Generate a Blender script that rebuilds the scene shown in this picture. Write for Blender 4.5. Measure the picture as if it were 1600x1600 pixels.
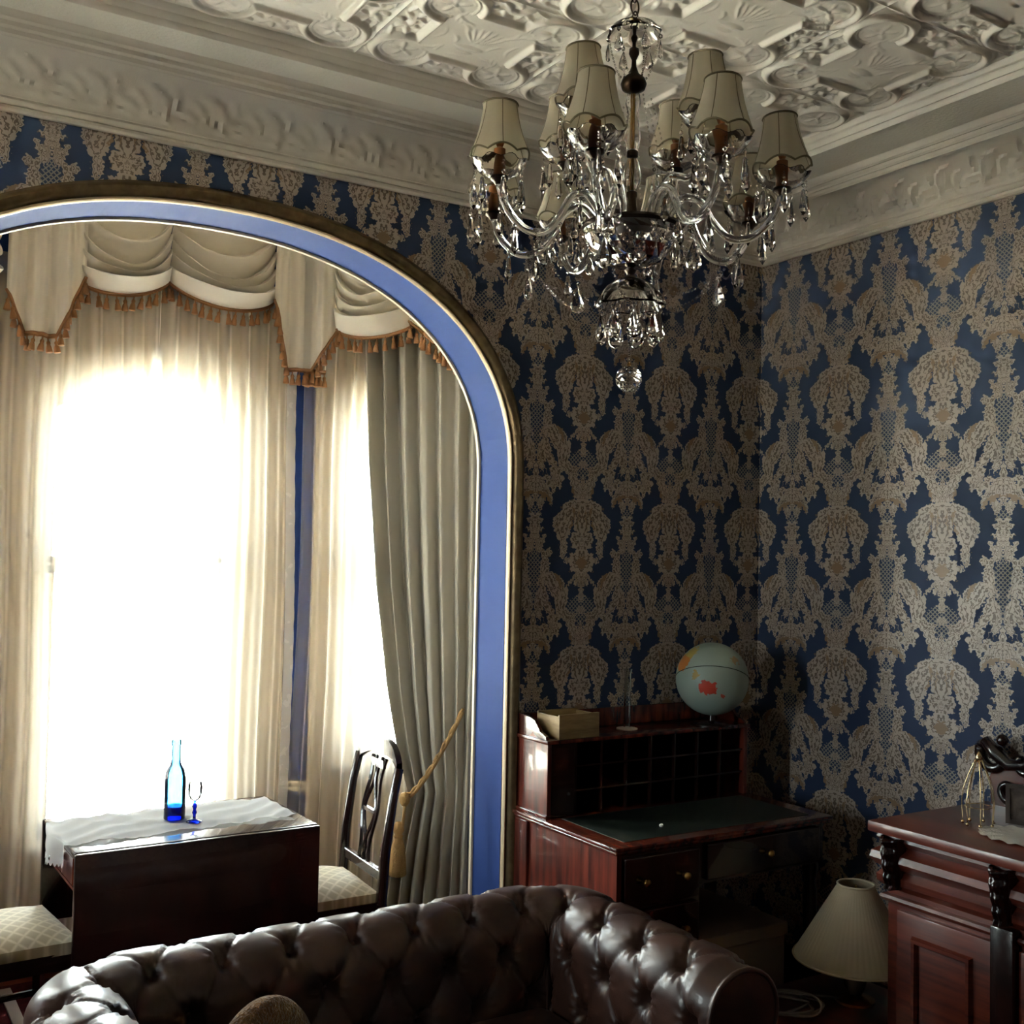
import bpy, bmesh, math, random
from mathutils import Vector, Matrix
import numpy as np
random.seed(7)
PI = math.pi
scene = bpy.context.scene
for _o in list(bpy.data.objects): bpy.data.objects.remove(_o)
COL = scene.collection

# ------------------------------------------------------------------ camera
CAM = Vector((-3.25, -3.33, 1.65)); YAW, PITCH, ROLL, FPX = 0.556, 0.035, 0.020, 1750.0
fw = Vector((math.sin(YAW)*math.cos(PITCH), math.cos(YAW)*math.cos(PITCH), math.sin(PITCH)))
rt = Vector((math.cos(YAW), -math.sin(YAW), 0.0)); up = rt.cross(fw)
r2 = rt*math.cos(ROLL) + up*math.sin(ROLL); u2 = -rt*math.sin(ROLL) + up*math.cos(ROLL)
cam_data = bpy.data.cameras.new('camera'); cam = bpy.data.objects.new('camera', cam_data); COL.objects.link(cam)
cam.matrix_world = Matrix(((r2.x, u2.x, -fw.x, CAM.x), (r2.y, u2.y, -fw.y, CAM.y), (r2.z, u2.z, -fw.z, CAM.z), (0, 0, 0, 1)))
cam_data.sensor_width = 36.0; cam_data.lens = FPX/1600.0*36.0; cam_data.clip_start = 0.02; cam_data.clip_end = 200
scene.camera = cam

# ------------------------------------------------------------------ light and exposure
scene.view_settings.view_transform = 'Standard'; scene.view_settings.look = 'None'
scene.view_settings.gamma = 1.0; scene.view_settings.exposure = 2.0; scene.view_settings.use_curve_mapping = False
SKY = 10.0
world = bpy.data.worlds.new('sky'); scene.world = world; world.use_nodes = True
wn = world.node_tree.nodes; wl = world.node_tree.links
bgn = wn['Background']; bgn.inputs['Color'].default_value = (0.93, 0.97, 1.0, 1); bgn.inputs['Strength'].default_value = SKY
sun_d = bpy.data.lights.new('sun', 'SUN'); sun_d.energy = 420.0; sun_d.angle = 0.01; sun_d.color = (1.0, 0.975, 0.945)
sun = bpy.data.objects.new('sun', sun_d); COL.objects.link(sun)
sun.rotation_euler = Vector((0.15, -0.62, 0.77)).to_track_quat('Z', 'Y').to_euler()
def portal(loc, rotz, w, h):
    d = bpy.data.lights.new('window_portal', 'AREA'); d.shape = 'RECTANGLE'; d.size = w; d.size_y = h
    d.cycles.is_portal = True
    o = bpy.data.objects.new('window_portal', d); COL.objects.link(o)
    o.location = loc; o.rotation_euler = (PI/2, 0, rotz)
    o.rotation_euler = Vector((math.sin(rotz), -math.cos(rotz), 0)).to_track_quat('-Z', 'Y').to_euler()
cy = scene.cycles
cy.max_bounces = 8; cy.diffuse_bounces = 4; cy.glossy_bounces = 4; cy.transmission_bounces = 8; cy.transparent_max_bounces = 16
cy.caustics_reflective = False; cy.caustics_refractive = False; cy.use_denoising = True; cy.sample_clamp_indirect = 6.0; cy.use_adaptive_sampling = True; cy.adaptive_threshold = 0.12

# ------------------------------------------------------------------ helpers
def lin(c):
    return tuple((v/255/12.92 if v/255 <= 0.04045 else ((v/255+0.055)/1.055)**2.4) for v in c)
def mat(name, rgb, rough=0.5, metal=0.0, spec=0.5, sheen=0.0, coat=0.0, bump=None, var=None, trans=0.0, ior=1.5, alpha=1.0):
    """rgb in 0-255 sRGB.  bump=(scale, strength, distance) noise relief; var=(scale, rgb2, stretch) noise colour variation"""
    m = bpy.data.materials.new(name); m.use_nodes = True; nt = m.node_tree; b = nt.nodes['Principled BSDF']
    c = lin(rgb); b.inputs['Base Color'].default_value = (*c, 1)
    b.inputs['Roughness'].default_value = rough; b.inputs['Metallic'].default_value = metal
    b.inputs['Specular IOR Level'].default_value = spec; b.inputs['IOR'].default_value = ior
    b.inputs['Transmission Weight'].default_value = trans
    b.inputs['Sheen Weight'].default_value = sheen; b.inputs['Coat Weight'].default_value = coat
    tc = nt.nodes.new('ShaderNodeTexCoord')
    if var:
        n = nt.nodes.new('ShaderNodeTexNoise'); n.inputs['Scale'].default_value = var[0]; n.inputs['Detail'].default_value = 4
        mp = nt.nodes.new('ShaderNodeMapping'); mp.inputs['Scale'].default_value = var[2] if len(var) > 2 else (1, 1, 1)
        nt.links.new(tc.outputs['Object'], mp.inputs['Vector']); nt.links.new(mp.outputs['Vector'], n.inputs['Vector'])
        r = nt.nodes.new('ShaderNodeValToRGB'); r.color_ramp.elements[0].position = 0.35; r.color_ramp.elements[1].position = 0.68
        r.color_ramp.elements[0].color = (*lin(var[1]), 1); r.color_ramp.elements[1].color = (*c, 1)
        nt.links.new(n.outputs['Fac'], r.inputs['Fac']); nt.links.new(r.outputs['Color'], b.inputs['Base Color'])
    if bump:
        n2 = nt.nodes.new('ShaderNodeTexNoise'); n2.inputs['Scale'].default_value = bump[0]; n2.inputs['Detail'].default_value = 3
        bp = nt.nodes.new('ShaderNodeBump'); bp.inputs['Strength'].default_value = bump[1]; bp.inputs['Distance'].default_value = bump[2]
        nt.links.new(tc.outputs['Object'], n2.inputs['Vector']); nt.links.new(n2.outputs['Fac'], bp.inputs['Height'])
        nt.links.new(bp.outputs['Normal'], b.inputs['Normal'])
    return m
def tag(o, label=None, cat=None, group=None, kind=None):
    if label: o['label'] = label
    if cat: o['category'] = cat
    if group: o['group'] = group
    if kind: o['kind'] = kind
    return o
def empty(name, loc=(0, 0, 0), rz=0.0, label=None, cat=None, group=None):
    o = bpy.data.objects.new(name, None); COL.objects.link(o); o.location = loc; o.rotation_euler = (0, 0, rz)
    o.empty_display_size = 0.05
    return tag(o, label, cat, group)
def link(name, mesh, parent=None, loc=None, rot=None, scale=None):
    o = bpy.data.objects.new(name, mesh); COL.objects.link(o)
    if parent: o.parent = parent
    if loc is not None: o.location = loc
    if rot is not None: o.rotation_euler = rot
    if scale is not None: o.scale = scale
    return o
class MB:
    """collects verts and faces, with a material index per face"""
    def __init__(s): s.v = []; s.f = []; s.m = []; s.mi = 0
    def add(s, vs, fs):
        k = len(s.v); s.v += [tuple(p) for p in vs]
        s.f += [tuple(i+k for i in f) for f in fs]; s.m += [s.mi]*len(fs); return s
    def box(s, x0, x1, y0, y1, z0, z1, c=0.0):
        if x0 > x1: x0, x1 = x1, x0
        if y0 > y1: y0, y1 = y1, y0
        if z0 > z1: z0, z1 = z1, z0
        if c <= 0:
            v = [(x, y, z) for z in (z0, z1) for y in (y0, y1) for x in (x0, x1)]
            return s.add(v, [(0, 2, 3, 1), (4, 5, 7, 6), (0, 1, 5, 4), (2, 6, 7, 3), (0, 4, 6, 2), (1, 3, 7, 5)])
        bm = bmesh.new(); bmesh.ops.create_cube(bm, size=1.0)
        for w in bm.verts:
            w.co = ((x0+x1)/2+w.co.x*(x1-x0), (y0+y1)/2+w.co.y*(y1-y0), (z0+z1)/2+w.co.z*(z1-z0))
        bmesh.ops.bevel(bm, geom=list(bm.edges), offset=min(c, .49*min(x1-x0, y1-y0, z1-z0)), segments=2, affect='EDGES', profile=0.5)
        bm.verts.index_update()
        s.add([tuple(w.co) for w in bm.verts], [tuple(w.index for w in f.verts) for f in bm.faces]); bm.free(); return s
    def lathe(s, prof, n=24, c=(0, 0, 0), cap=True, lobes=None):
        """prof: list of (r, z); lobes=(count, amount) gives fluting"""
        vs = []; fs = []
        for r, z in prof:
            for i in range(n):
                a = 2*PI*i/n; rr = r*(1+lobes[1]*math.cos(lobes[0]*a)) if lobes else r
                vs.append((c[0]+rr*math.cos(a), c[1]+rr*math.sin(a), c[2]+z))
        for j in range(len(prof)-1):
            for i in range(n):
                i2 = (i+1) % n; fs.append((j*n+i, j*n+i2, (j+1)*n+i2, (j+1)*n+i))
        if cap:
            if prof[0][0] > 1e-5: fs.append(tuple(range(n))[::-1])
            if prof[-1][0] > 1e-5: fs.append(tuple((len(prof)-1)*n+i for i in range(n)))
        return s.add(vs, fs)
    def tube(s, pts, r, n=8, cap=True, closed=False):
        pts = [Vector(p) for p in pts]; N = len(pts); vs = []; fs = []; rs = r if isinstance(r, (list, tuple)) else [r]*N
        prev = None
        for i, p in enumerate(pts):
            a = pts[i-1] if (i > 0 or closed) else p; b = pts[(i+1) % N] if (i < N-1 or closed) else p
            t = (b-a).normalized()
            if prev is None:
                u = t.cross(Vector((0, 0, 1)));
                if u.length < 1e-3: u = t.cross(Vector((1, 0, 0)))
            else: u = prev - t*prev.dot(t)
            u.normalize(); prev = u; w = t.cross(u)
            for k in range(n):
                a2 = 2*PI*k/n; vs.append(p+(u*math.cos(a2)+w*math.sin(a2))*rs[i])
        for i in range(N if closed else N-1):
            j = (i+1) % N
            for k in range(n):
                k2 = (k+1) % n; fs.append((i*n+k, i*n+k2, j*n+k2, j*n+k))
        if cap and not closed:
            fs.append(tuple(range(n))[::-1]); fs.append(tuple((N-1)*n+k for k in range(n)))
        return s.add(vs, fs)
    def prism(s, poly, f0, f1):
        """poly: 2D outline; f0, f1 map (a, b) to the two 3D faces"""
        n = len(poly); vs = [f0(*p) for p in poly]+[f1(*p) for p in poly]
        fs = [tuple(range(n))[::-1], tuple(range(n, 2*n))]+[(i, (i+1) % n, n+(i+1) % n, n+i) for i in range(n)]
        return s.add(vs, fs)
    def grid(s, P, closed_u=False, closed_v=False):
        """P: array (nu, nv, 3)"""
        nu, nv = P.shape[:2]; vs = [tuple(p) for p in P.reshape(-1, 3)]; fs = []
        for i in range(nu if closed_u else nu-1):
            for j in range(nv if closed_v else nv-1):
                a = i*nv+j; b = ((i+1) % nu)*nv+j; c = ((i+1) % nu)*nv+(j+1) % nv; d = i*nv+(j+1) % nv
                fs.append((a, b, c, d))
        return s.add(vs, fs)
    def sweep(s, prof, frames, closed=False, closed_prof=False):
        """prof (a, b) placed at each frame (origin, A, B)"""
        P = np.array([[tuple(Vector(o)+Vector(A)*a+Vector(B)*b) for a, b in prof] for o, A, B in frames])
        return s.grid(P, closed_u=closed, closed_v=closed_prof)
    def mesh(s, name, mats, smooth=False):
        me = bpy.data.meshes.new(name); me.from_pydata(s.v, [], s.f)
        for m in (mats if isinstance(mats, (list, tuple)) else [mats]): me.materials.append(m)
        me.polygons.foreach_set('material_index', s.m)
        bm = bmesh.new(); bm.from_mesh(me); bmesh.ops.recalc_face_normals(bm, faces=bm.faces[:]); bm.to_mesh(me); bm.free()
        if smooth:
            me.polygons.foreach_set('use_smooth', [True]*len(me.polygons))
            if smooth is not True:
                me.set_sharp_from_angle(angle=math.radians(smooth))
        me.update(); return me
    def build(s, name, mats, parent=None, smooth=False, loc=None, rot=None, scale=None):
        return link(name, s.mesh(name, mats, smooth), parent, loc, rot, scale)
def copy_tree(o, parent=None):
    c = o.copy(); COL.objects.link(c); c.parent = parent
    for ch in list(o.children): copy_tree(ch, c)
    return c
def rframes(pts2, z, closed=False):
    """frames for a horizontal sweep: A = outward (right of travel), B = up, mitred"""
    out = []; n = len(pts2)
    for i in range(n):
        p = Vector(pts2[i]).to_2d()
        d0 = (p-Vector(pts2[i-1]).to_2d()) if (i > 0 or closed) else None
        d1 = (Vector(pts2[(i+1) % n]).to_2d()-p) if (i < n-1 or closed) else None
        d0 = d0.normalized() if d0 is not None else d1.normalized(); d1 = d1.normalized() if d1 is not None else d0
        n0 = Vector((d0.y, -d0.x)); n1 = Vector((d1.y, -d1.x)); m = (n0+n1).normalized(); m = m/max(0.2, m.dot(n0))
        out.append(((p.x, p.y, z), (m.x, m.y, 0), (0, 0, 1)))
    return out
class E:
    def __init__(s, op, *a): s.op=op; s.a=a
def MA(a,b,c): return E('MULTIPLY_ADD',a,b,c)
def MUL(a,b): return E('MULTIPLY',a,b)
def ADD(a,b): return E('ADD',a,b)
def SUB(a,b): return E('SUBTRACT',a,b)
def MIN(a,b): return E('MINIMUM',a,b)
def MAX(a,b): return E('MAXIMUM',a,b)
def ABS(a): return E('ABSOLUTE',a)
def SQRT(a): return E('SQRT',a)
def COS(a): return E('COSINE',a)
def ATAN2(a,b): return E('ARCTAN2',a,b)
def LT(a,b): return E('LESS_THAN',a,b)
def GT(a,b): return E('GREATER_THAN',a,b)
def leaf(X,Y,cx,cy,ang,L,W,bend=0.0):
    """lens-shaped leaf, long axis at ang (deg, 0=+x, 90=+y down)"""
    c,s=math.cos(math.radians(ang)),math.sin(math.radians(ang))
    p=MA(X,c,MA(Y,s,-cx*c-cy*s))
    q=MA(X,-s,MA(Y,c,cx*s-cy*c))
    p2=MUL(p,p)
    if bend: q=MA(p2,bend,q)
    return MA(ABS(q),1.0/W,MA(p2,1.0/(L*L),-1.0))
def rose(X,Y,cx,cy,R,n,a,sy=1.0,ph=0.0):
    dx=ADD(X,-cx); dy=MUL(ADD(Y,-cy),1.0/sy)
    r=SQRT(MA(dx,dx,MUL(dy,dy)))
    t=COS(MA(ATAN2(dy,dx),n,ph))
    return SUB(MUL(r,1.0/R), MA(t,a,1.0))
def ell(X,Y,cx,cy,rx,ry):
    dx=MA(X,1/rx,-cx/rx); dy=MA(Y,1/ry,-cy/ry)
    return ADD(SQRT(MA(dx,dx,MUL(dy,dy))),-1.0)
def build_damask(x,y):
    """x in [0,.4]: 0 = bouquet column, .4 = lattice column; y in [0,1) downwards. returns cream, brown, lattice fields"""
    b=MA(x,-1.0,0.4)     # distance from the lattice column
    cream=None
    def add(f):
        nonlocal cream
        cream=f if cream is None else MIN(cream,f)
    # --- bouquet column ---
    add(leaf(x,y,.115,.10,60,.135,.075,-2.2))     # wing
    add(leaf(x,y,.165,.20,75,.12,.066,-2.0))
    add(leaf(x,y,.215,.17,80,.08,.036,-2.0))
    add(leaf(x,y,.158,.33,92,.09,.036,2.5))     # tail
    add(leaf(x,y,.128,.415,25,.035,.014,-6.0))
    add(leaf(x,y,.05,.06,40,.08,.05,-3.0))
    add(leaf(x,y,.00,.14,90,.17,.08))
    add(rose(x,y,0,.285,.098,11,.12,.85))
    add(rose(x,y,0,.435,.115,9,.14,.75))
    add(leaf(x,y,.085,.56,48,.085,.010,1.5))       # stems
    add(leaf(x,y,.0,.60,90,.10,.024))
    add(rose(x,y,0,.665,.033,5,.25,1.2))
    add(leaf(x,y,.038,.545,75,.06,.018))
    add(leaf(x,y,.068,.89,112,.12,.040,3.5))        # neck scrolls
    add(leaf(x,y,.10,.815,190,.07,.034,-4.0))
    add(leaf(x,y,.05,.965,120,.07,.034,4.0))
    add(leaf(x,y,.0,.95,90,.12,.03))
    add(rose(x,y,.0,.765,.03,6,.25))
    # --- lattice column ---
    add(leaf(b,y,.090,.47,97,.135,.036,-3.0))       # tall curl
    add(rose(b,y,.112,.372,.033,1,.1))
    add(leaf(b,y,.155,.575,60,.13,.058,-2.2))
    add(leaf(b,y,.215,.60,75,.11,.046,-2.6))
    add(leaf(b,y,.230,.70,100,.115,.055,2.5))
    add(leaf(b,y,.085,.70,62,.145,.05,3.0))        # inner strap
    add(leaf(b,y,.035,.74,80,.11,.03,1.0))
    add(leaf(b,y,.275,.80,40,.10,.04,3.0))
    add(leaf(b,y,.19,.79,30,.07,.035,3.0))
    add(rose(b,y,.150,.865,.082,8,.18,1.05))
    add(leaf(b,y,.055,.925,66,.165,.036,-3.6))      # palmette
    add(leaf(b,y,.105,.975,48,.085,.03,-5.0))
    add(leaf(b,y,.055,-.075,66,.165,.036,-3.6))
    add(leaf(b,y,.105,-.025,48,.085,.03,-5.0))
    add(leaf(b,y,.0,.92,90,.17,.034))
    add(leaf(b,y,.03,.035,60,.06,.02,-4))
    add(rose(b,y,.0,.215,.058,7,.22,1.15))
    add(rose(b,y,.0,.155,.06,6,.2,.7))
    add(leaf(b,y,.052,.31,112,.08,.024,3.0))
    add(leaf(b,y,.018,.30,95,.08,.018,1.0))
    # --- holes cut back to blue: the scroll eye and gaps in the acanthus
    eye=leaf(b,y,.165,.725,55,.06,.015,-5.0)
    eye=MIN(eye,leaf(b,y,.098,.81,74,.08,.012,2.0))
    eye=MIN(eye,leaf(x,y,.075,.18,84,.07,.005,3.0))
    # --- lattice ---
    lat=leaf(b,y,0,.52,90,.19,.070)
    lat=MIN(lat,leaf(b,y,0,.115,90,.06,.055))
    lat=MIN(lat,leaf(x,y,.06,.745,60,.09,.055))
    lat=MIN(lat,leaf(x,y,0,.82,90,.08,.04))
    # ochre strokes: feathers and palmette shadow
    br=leaf(b,y,.20,.545,58,.085,.014,-2.5)
    br=MIN(br,leaf(b,y,.09,1.0,40,.10,.022,-5.0))
    br=MIN(br,leaf(b,y,.09,.0,40,.10,.022,-5.0))
    br=MIN(br,leaf(x,y,.085,.945,110,.05,.014,4.0))
    br=MIN(br,leaf(x,y,.075,.13,82,.10,.010,3.0))
    br=MIN(br,leaf(x,y,.03,.13,86,.09,.006,2.0))
    br=MIN(br,rose(x,y,0,.44,.045,5,.2,.8))
    return cream,eye,lat,br
def damask(name, axis, period, phase):
    """printed damask wallpaper: blue ground, cream scrollwork, ochre shading, lattice"""
    m = bpy.data.materials.new(name); m.use_nodes = True; nt = m.node_tree; N = nt.nodes; Lk = nt.links
    b = N['Principled BSDF']; memo = {}
    def mk(op, *args):
        n = N.new('ShaderNodeMath'); n.operation = op
        for i, a in enumerate(args):
            if isinstance(a, (int, float)): n.inputs[i].default_value = a
            else: Lk.new(a, n.inputs[i])
        return n.outputs[0]
    def comp(e):
        if not isinstance(e, E): return e
        if e.op == 'VAR': return e.a[0]
        if id(e) in memo: return memo[id(e)]
        r = mk(e.op, *[comp(a) for a in e.a]); memo[id(e)] = r; return r
    tc = N.new('ShaderNodeTexCoord'); sx = N.new('ShaderNodeSeparateXYZ'); Lk.new(tc.outputs['Object'], sx.inputs[0])
    h = sx.outputs['X'] if axis == 'x' else sx.outputs['Y']
    u = mk('FRACT', mk('MULTIPLY_ADD', h, 1/period, -phase/period+0.5+100))
    xa = mk('MULTIPLY', mk('ABSOLUTE', mk('SUBTRACT', u, 0.5)), 0.8)
    ya = mk('FRACT', mk('MULTIPLY_ADD', sx.outputs['Z'], -1/0.53, 2.3756/0.53+10))
    cb = N.new('ShaderNodeCombineXYZ'); Lk.new(xa, cb.inputs[0]); Lk.new(ya, cb.inputs[1])
    n1 = N.new('ShaderNodeTexNoise'); n1.noise_dimensions = '2D'; n1.inputs['Scale'].default_value = 55; n1.inputs['Detail'].default_value = 0.0
    Lk.new(cb.outputs[0], n1.inputs['Vector']); sc = N.new('ShaderNodeSeparateColor'); Lk.new(n1.outputs['Color'], sc.inputs[0])
    x = E('VAR', mk('MULTIPLY_ADD', mk('SUBTRACT', sc.outputs[0], 0.5), 0.028, xa))
    y = E('VAR', mk('MULTIPLY_ADD', mk('SUBTRACT', sc.outputs[1], 0.5), 0.028, ya))
    cream, eye, lat, br = build_damask(x, y)
    cv = comp(cream); is_c = mk('MULTIPLY', mk('LESS_THAN', cv, 0.0), mk('GREATER_THAN', comp(eye), 0.0))
    n2 = N.new('ShaderNodeTexNoise'); n2.noise_dimensions = '2D'; n2.inputs['Scale'].default_value = 24; n2.inputs['Detail'].default_value = 0
    Lk.new(cb.outputs[0], n2.inputs['Vector'])
    fr = mk('FRACT', mk('MULTIPLY_ADD', cv, 2.1, mk('MULTIPLY_ADD', n2.outputs['Fac'], 0.8, 10.0)))
    line = mk('LESS_THAN', mk('ABSOLUTE', mk('SUBTRACT', fr, 0.5)), 0.17)
    h1 = mk('LESS_THAN', mk('ABSOLUTE', mk('SUBTRACT', mk('FRACT', mk('MULTIPLY', mk('MULTIPLY_ADD', xa, 0.95, ya), 34.0)), 0.5)), 0.16)
    h2 = mk('LESS_THAN', mk('ABSOLUTE', mk('SUBTRACT', mk('FRACT', mk('MULTIPLY', mk('SUBTRACT', mk('ADD', ya, 2.0), mk('MULTIPLY', xa, 0.95)), 34.0)), 0.5)), 0.16)
    hatch = mk('MULTIPLY', mk('LESS_THAN', comp(lat), 0.0), mk('MAXIMUM', h1, h2))
    isb = mk('MULTIPLY', is_c, mk('LESS_THAN', comp(br), 0.0)); isl = mk('MULTIPLY', is_c, line)
    def mix(f, a, bb):
        n = N.new('ShaderNodeMix'); n.data_type = 'RGBA'; Lk.new(f, n.inputs['Factor'])
        for s, v in (('A', a), ('B', bb)):
            sk = [i for i in n.inputs if i.name == s and i.type == 'RGBA'][0]
            if isinstance(v, tuple): sk.default_value = (*v, 1)
            else: Lk.new(v, sk)
        return [o for o in n.outputs if o.type == 'RGBA'][0]
    BLUE, CREAM, LINE, OCHRE = lin((47, 61, 90)), lin((180, 163, 149)), lin((104, 86, 73)), lin((140, 112, 84))
    c = mix(hatch, BLUE, lin((150, 144, 136)))
    c = mix(is_c, c, CREAM); c = mix(isl, c, LINE); c = mix(isb, c, OCHRE)
    Lk.new(c, b.inputs['Base Color']); Lk.new(mk('MULTIPLY_ADD', is_c, -.20, .62), b.inputs['Roughness']); Lk.new(mk('MULTIPLY_ADD', is_c, .45, .25), b.inputs['Specular IOR Level'])
    return m
WP_ARCH = damask('damask_wallpaper_arch', 'x', 0.41, -0.059)
WP_RIGHT = damask('damask_wallpaper_right', 'y', 0.46, -0.411)

def wood(name, dark, light, rough=0.28, coat=0.3, scale=9.0, axis=(1, 1, 1)):
    return mat(name, light, rough, var=(scale, dark, axis), coat=coat)
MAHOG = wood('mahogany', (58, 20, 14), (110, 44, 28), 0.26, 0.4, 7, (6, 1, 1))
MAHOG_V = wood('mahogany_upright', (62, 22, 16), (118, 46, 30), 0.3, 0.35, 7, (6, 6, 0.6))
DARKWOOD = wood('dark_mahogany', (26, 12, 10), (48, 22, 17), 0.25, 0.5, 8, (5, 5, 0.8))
SIDEWOOD = wood('sideboard_mahogany', (66, 24, 16), (108, 44, 27), 0.36, 0.15, 6, (2, .5, 9))
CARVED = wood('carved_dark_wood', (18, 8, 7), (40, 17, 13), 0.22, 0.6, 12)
PLASTER = mat('cream_plaster', (236, 226, 212), 0.55, bump=(220, 0.15, 0.002), var=(2.5, (226, 215, 200)))
TIN = mat('cream_painted_pressed_tin', (240, 231, 219), 0.42, spec=0.5, var=(5, (231, 221, 208)))
LINCRUSTA = mat('cream_embossed_paper', (238, 231, 216), 0.5, bump=(90, 0.5, 0.004))
BLUE = mat('blue_wall_paint', (33, 57, 114), 0.7, spec=0.15, bump=(300, 0.05, 0.001))
GOLD = mat('antique_gold', (128, 106, 76), 0.38, metal=0.55, var=(30, (104, 84, 58)))
GOLDPALE = mat('pale_gold', (222, 196, 160), 0.4, metal=0.2)
WHITEP = mat('white_window_paint', (228, 220, 206), 0.4)
CARPET = mat('dark_red_carpet', (74, 22, 26), 0.95, spec=0.1, bump=(500, 0.6, 0.004), var=(40, (54, 15, 20)))
SKIRT = wood('stained_skirting', (120, 62, 40), (156, 88, 58), 0.4, 0.2, 8, (0.6, 0.6, 6))
PALETRIM = mat('pale_trim_paint', (214, 196, 170), 0.45)
LEATHER = mat('brown_oxblood_leather', (74, 46, 36), 0.38, spec=0.5, coat=0.15, bump=(420, 0.22, 0.0015), var=(9, (54, 32, 25)))
BRASS = mat('aged_brass', (150, 112, 62), 0.3, metal=1.0)
BRONZE = mat('dark_bronze', (58, 44, 34), 0.35, metal=0.8)
CANDLE = mat('amber_candle_sleeve', (150, 92, 52), 0.5)
CLOTH = mat('cream_drape_satin', (236, 226, 210), 0.6, spec=0.3, sheen=0.3, bump=(700, 0.1, 0.001))
def add_translucency(m, rgb, f):
    N = m.node_tree.nodes; L = m.node_tree.links; b = N['Principled BSDF']; t = N.new('ShaderNodeBsdfTranslucent'); t.inputs['Color'].default_value = (*lin(rgb), 1)
    x = N.new('ShaderNodeMixShader'); x.inputs[0].default_value = f; L.new(b.outputs[0], x.inputs[1]); L.new(t.outputs[0], x.inputs[2]); L.new(x.outputs[0], N['Material Output'].inputs[0])
DRAPE = mat('heavy_cream_drape', (172, 164, 149), 0.6, spec=0.3, sheen=0.3, bump=(700, 0.1, 0.001))
add_translucency(CLOTH, (236, 220, 200), .045); add_translucency(DRAPE, (220, 212, 198), .010)
CREAMSEAT = mat('cream_seat_damask', (196, 180, 148), 0.6, sheen=0.3)
TASSEL = mat('bronze_gold_fringe', (146, 100, 62), 0.65, bump=(300, 0.6, 0.003))
ROPE = mat('old_gold_rope', (170, 132, 80), 0.6, bump=(220, 0.8, 0.004))
DARK = mat('soft_black', (14, 12, 13), 0.6)
SHEETWHITE = mat('white_paper', (215, 212, 205), 0.6)
def lines_bump(m, scale, strength, dist, rot=(0, 0, 0)):
    nt = m.node_tree; b = nt.nodes['Principled BSDF']
    tc = nt.nodes.new('ShaderNodeTexCoord'); mp = nt.nodes.new('ShaderNodeMapping'); mp.inputs['Rotation'].default_value = rot
    w = nt.nodes.new('ShaderNodeTexWave'); w.inputs['Scale'].default_value = scale
    bp = nt.nodes.new('ShaderNodeBump'); bp.inputs['Strength'].default_value = strength; bp.inputs['Distance'].default_value = dist
    nt.links.new(tc.outputs['Object'], mp.inputs['Vector']); nt.links.new(mp.outputs['Vector'], w.inputs['Vector'])
    nt.links.new(w.outputs['Fac'], bp.inputs['Height']); nt.links.new(bp.outputs['Normal'], b.inputs['Normal'])
def diamond_seat(m):
    nt = m.node_tree; b = nt.nodes['Principled BSDF']; N = nt.nodes; L = nt.links
    tc = N.new('ShaderNodeTexCoord'); vals = []
    for r in (PI/4, -PI/4):
        mp = N.new('ShaderNodeMapping'); mp.inputs['Rotation'].default_value = (0, 0, r)
        w = N.new('ShaderNodeTexWave'); w.inputs['Scale'].default_value = 9
        L.new(tc.outputs['Object'], mp.inputs['Vector']); L.new(mp.outputs['Vector'], w.inputs['Vector']); vals.append(w.outputs['Fac'])
    mx = N.new('ShaderNodeMath'); mx.operation = 'MAXIMUM'; L.new(vals[0], mx.inputs[0]); L.new(vals[1], mx.inputs[1])
    pw = N.new('ShaderNodeMath'); pw.operation = 'POWER'; L.new(mx.outputs[0], pw.inputs[0]); pw.inputs[1].default_value = 6
    r = N.new('ShaderNodeValToRGB'); r.color_ramp.elements[0].color = (*lin((178, 162, 130)), 1); r.color_ramp.elements[1].color = (*lin((212, 198, 166)), 1)
    L.new(pw.outputs[0], r.inputs['Fac']); L.new(r.outputs['Color'], b.inputs['Base Color'])
diamond_seat(CREAMSEAT)
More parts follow.
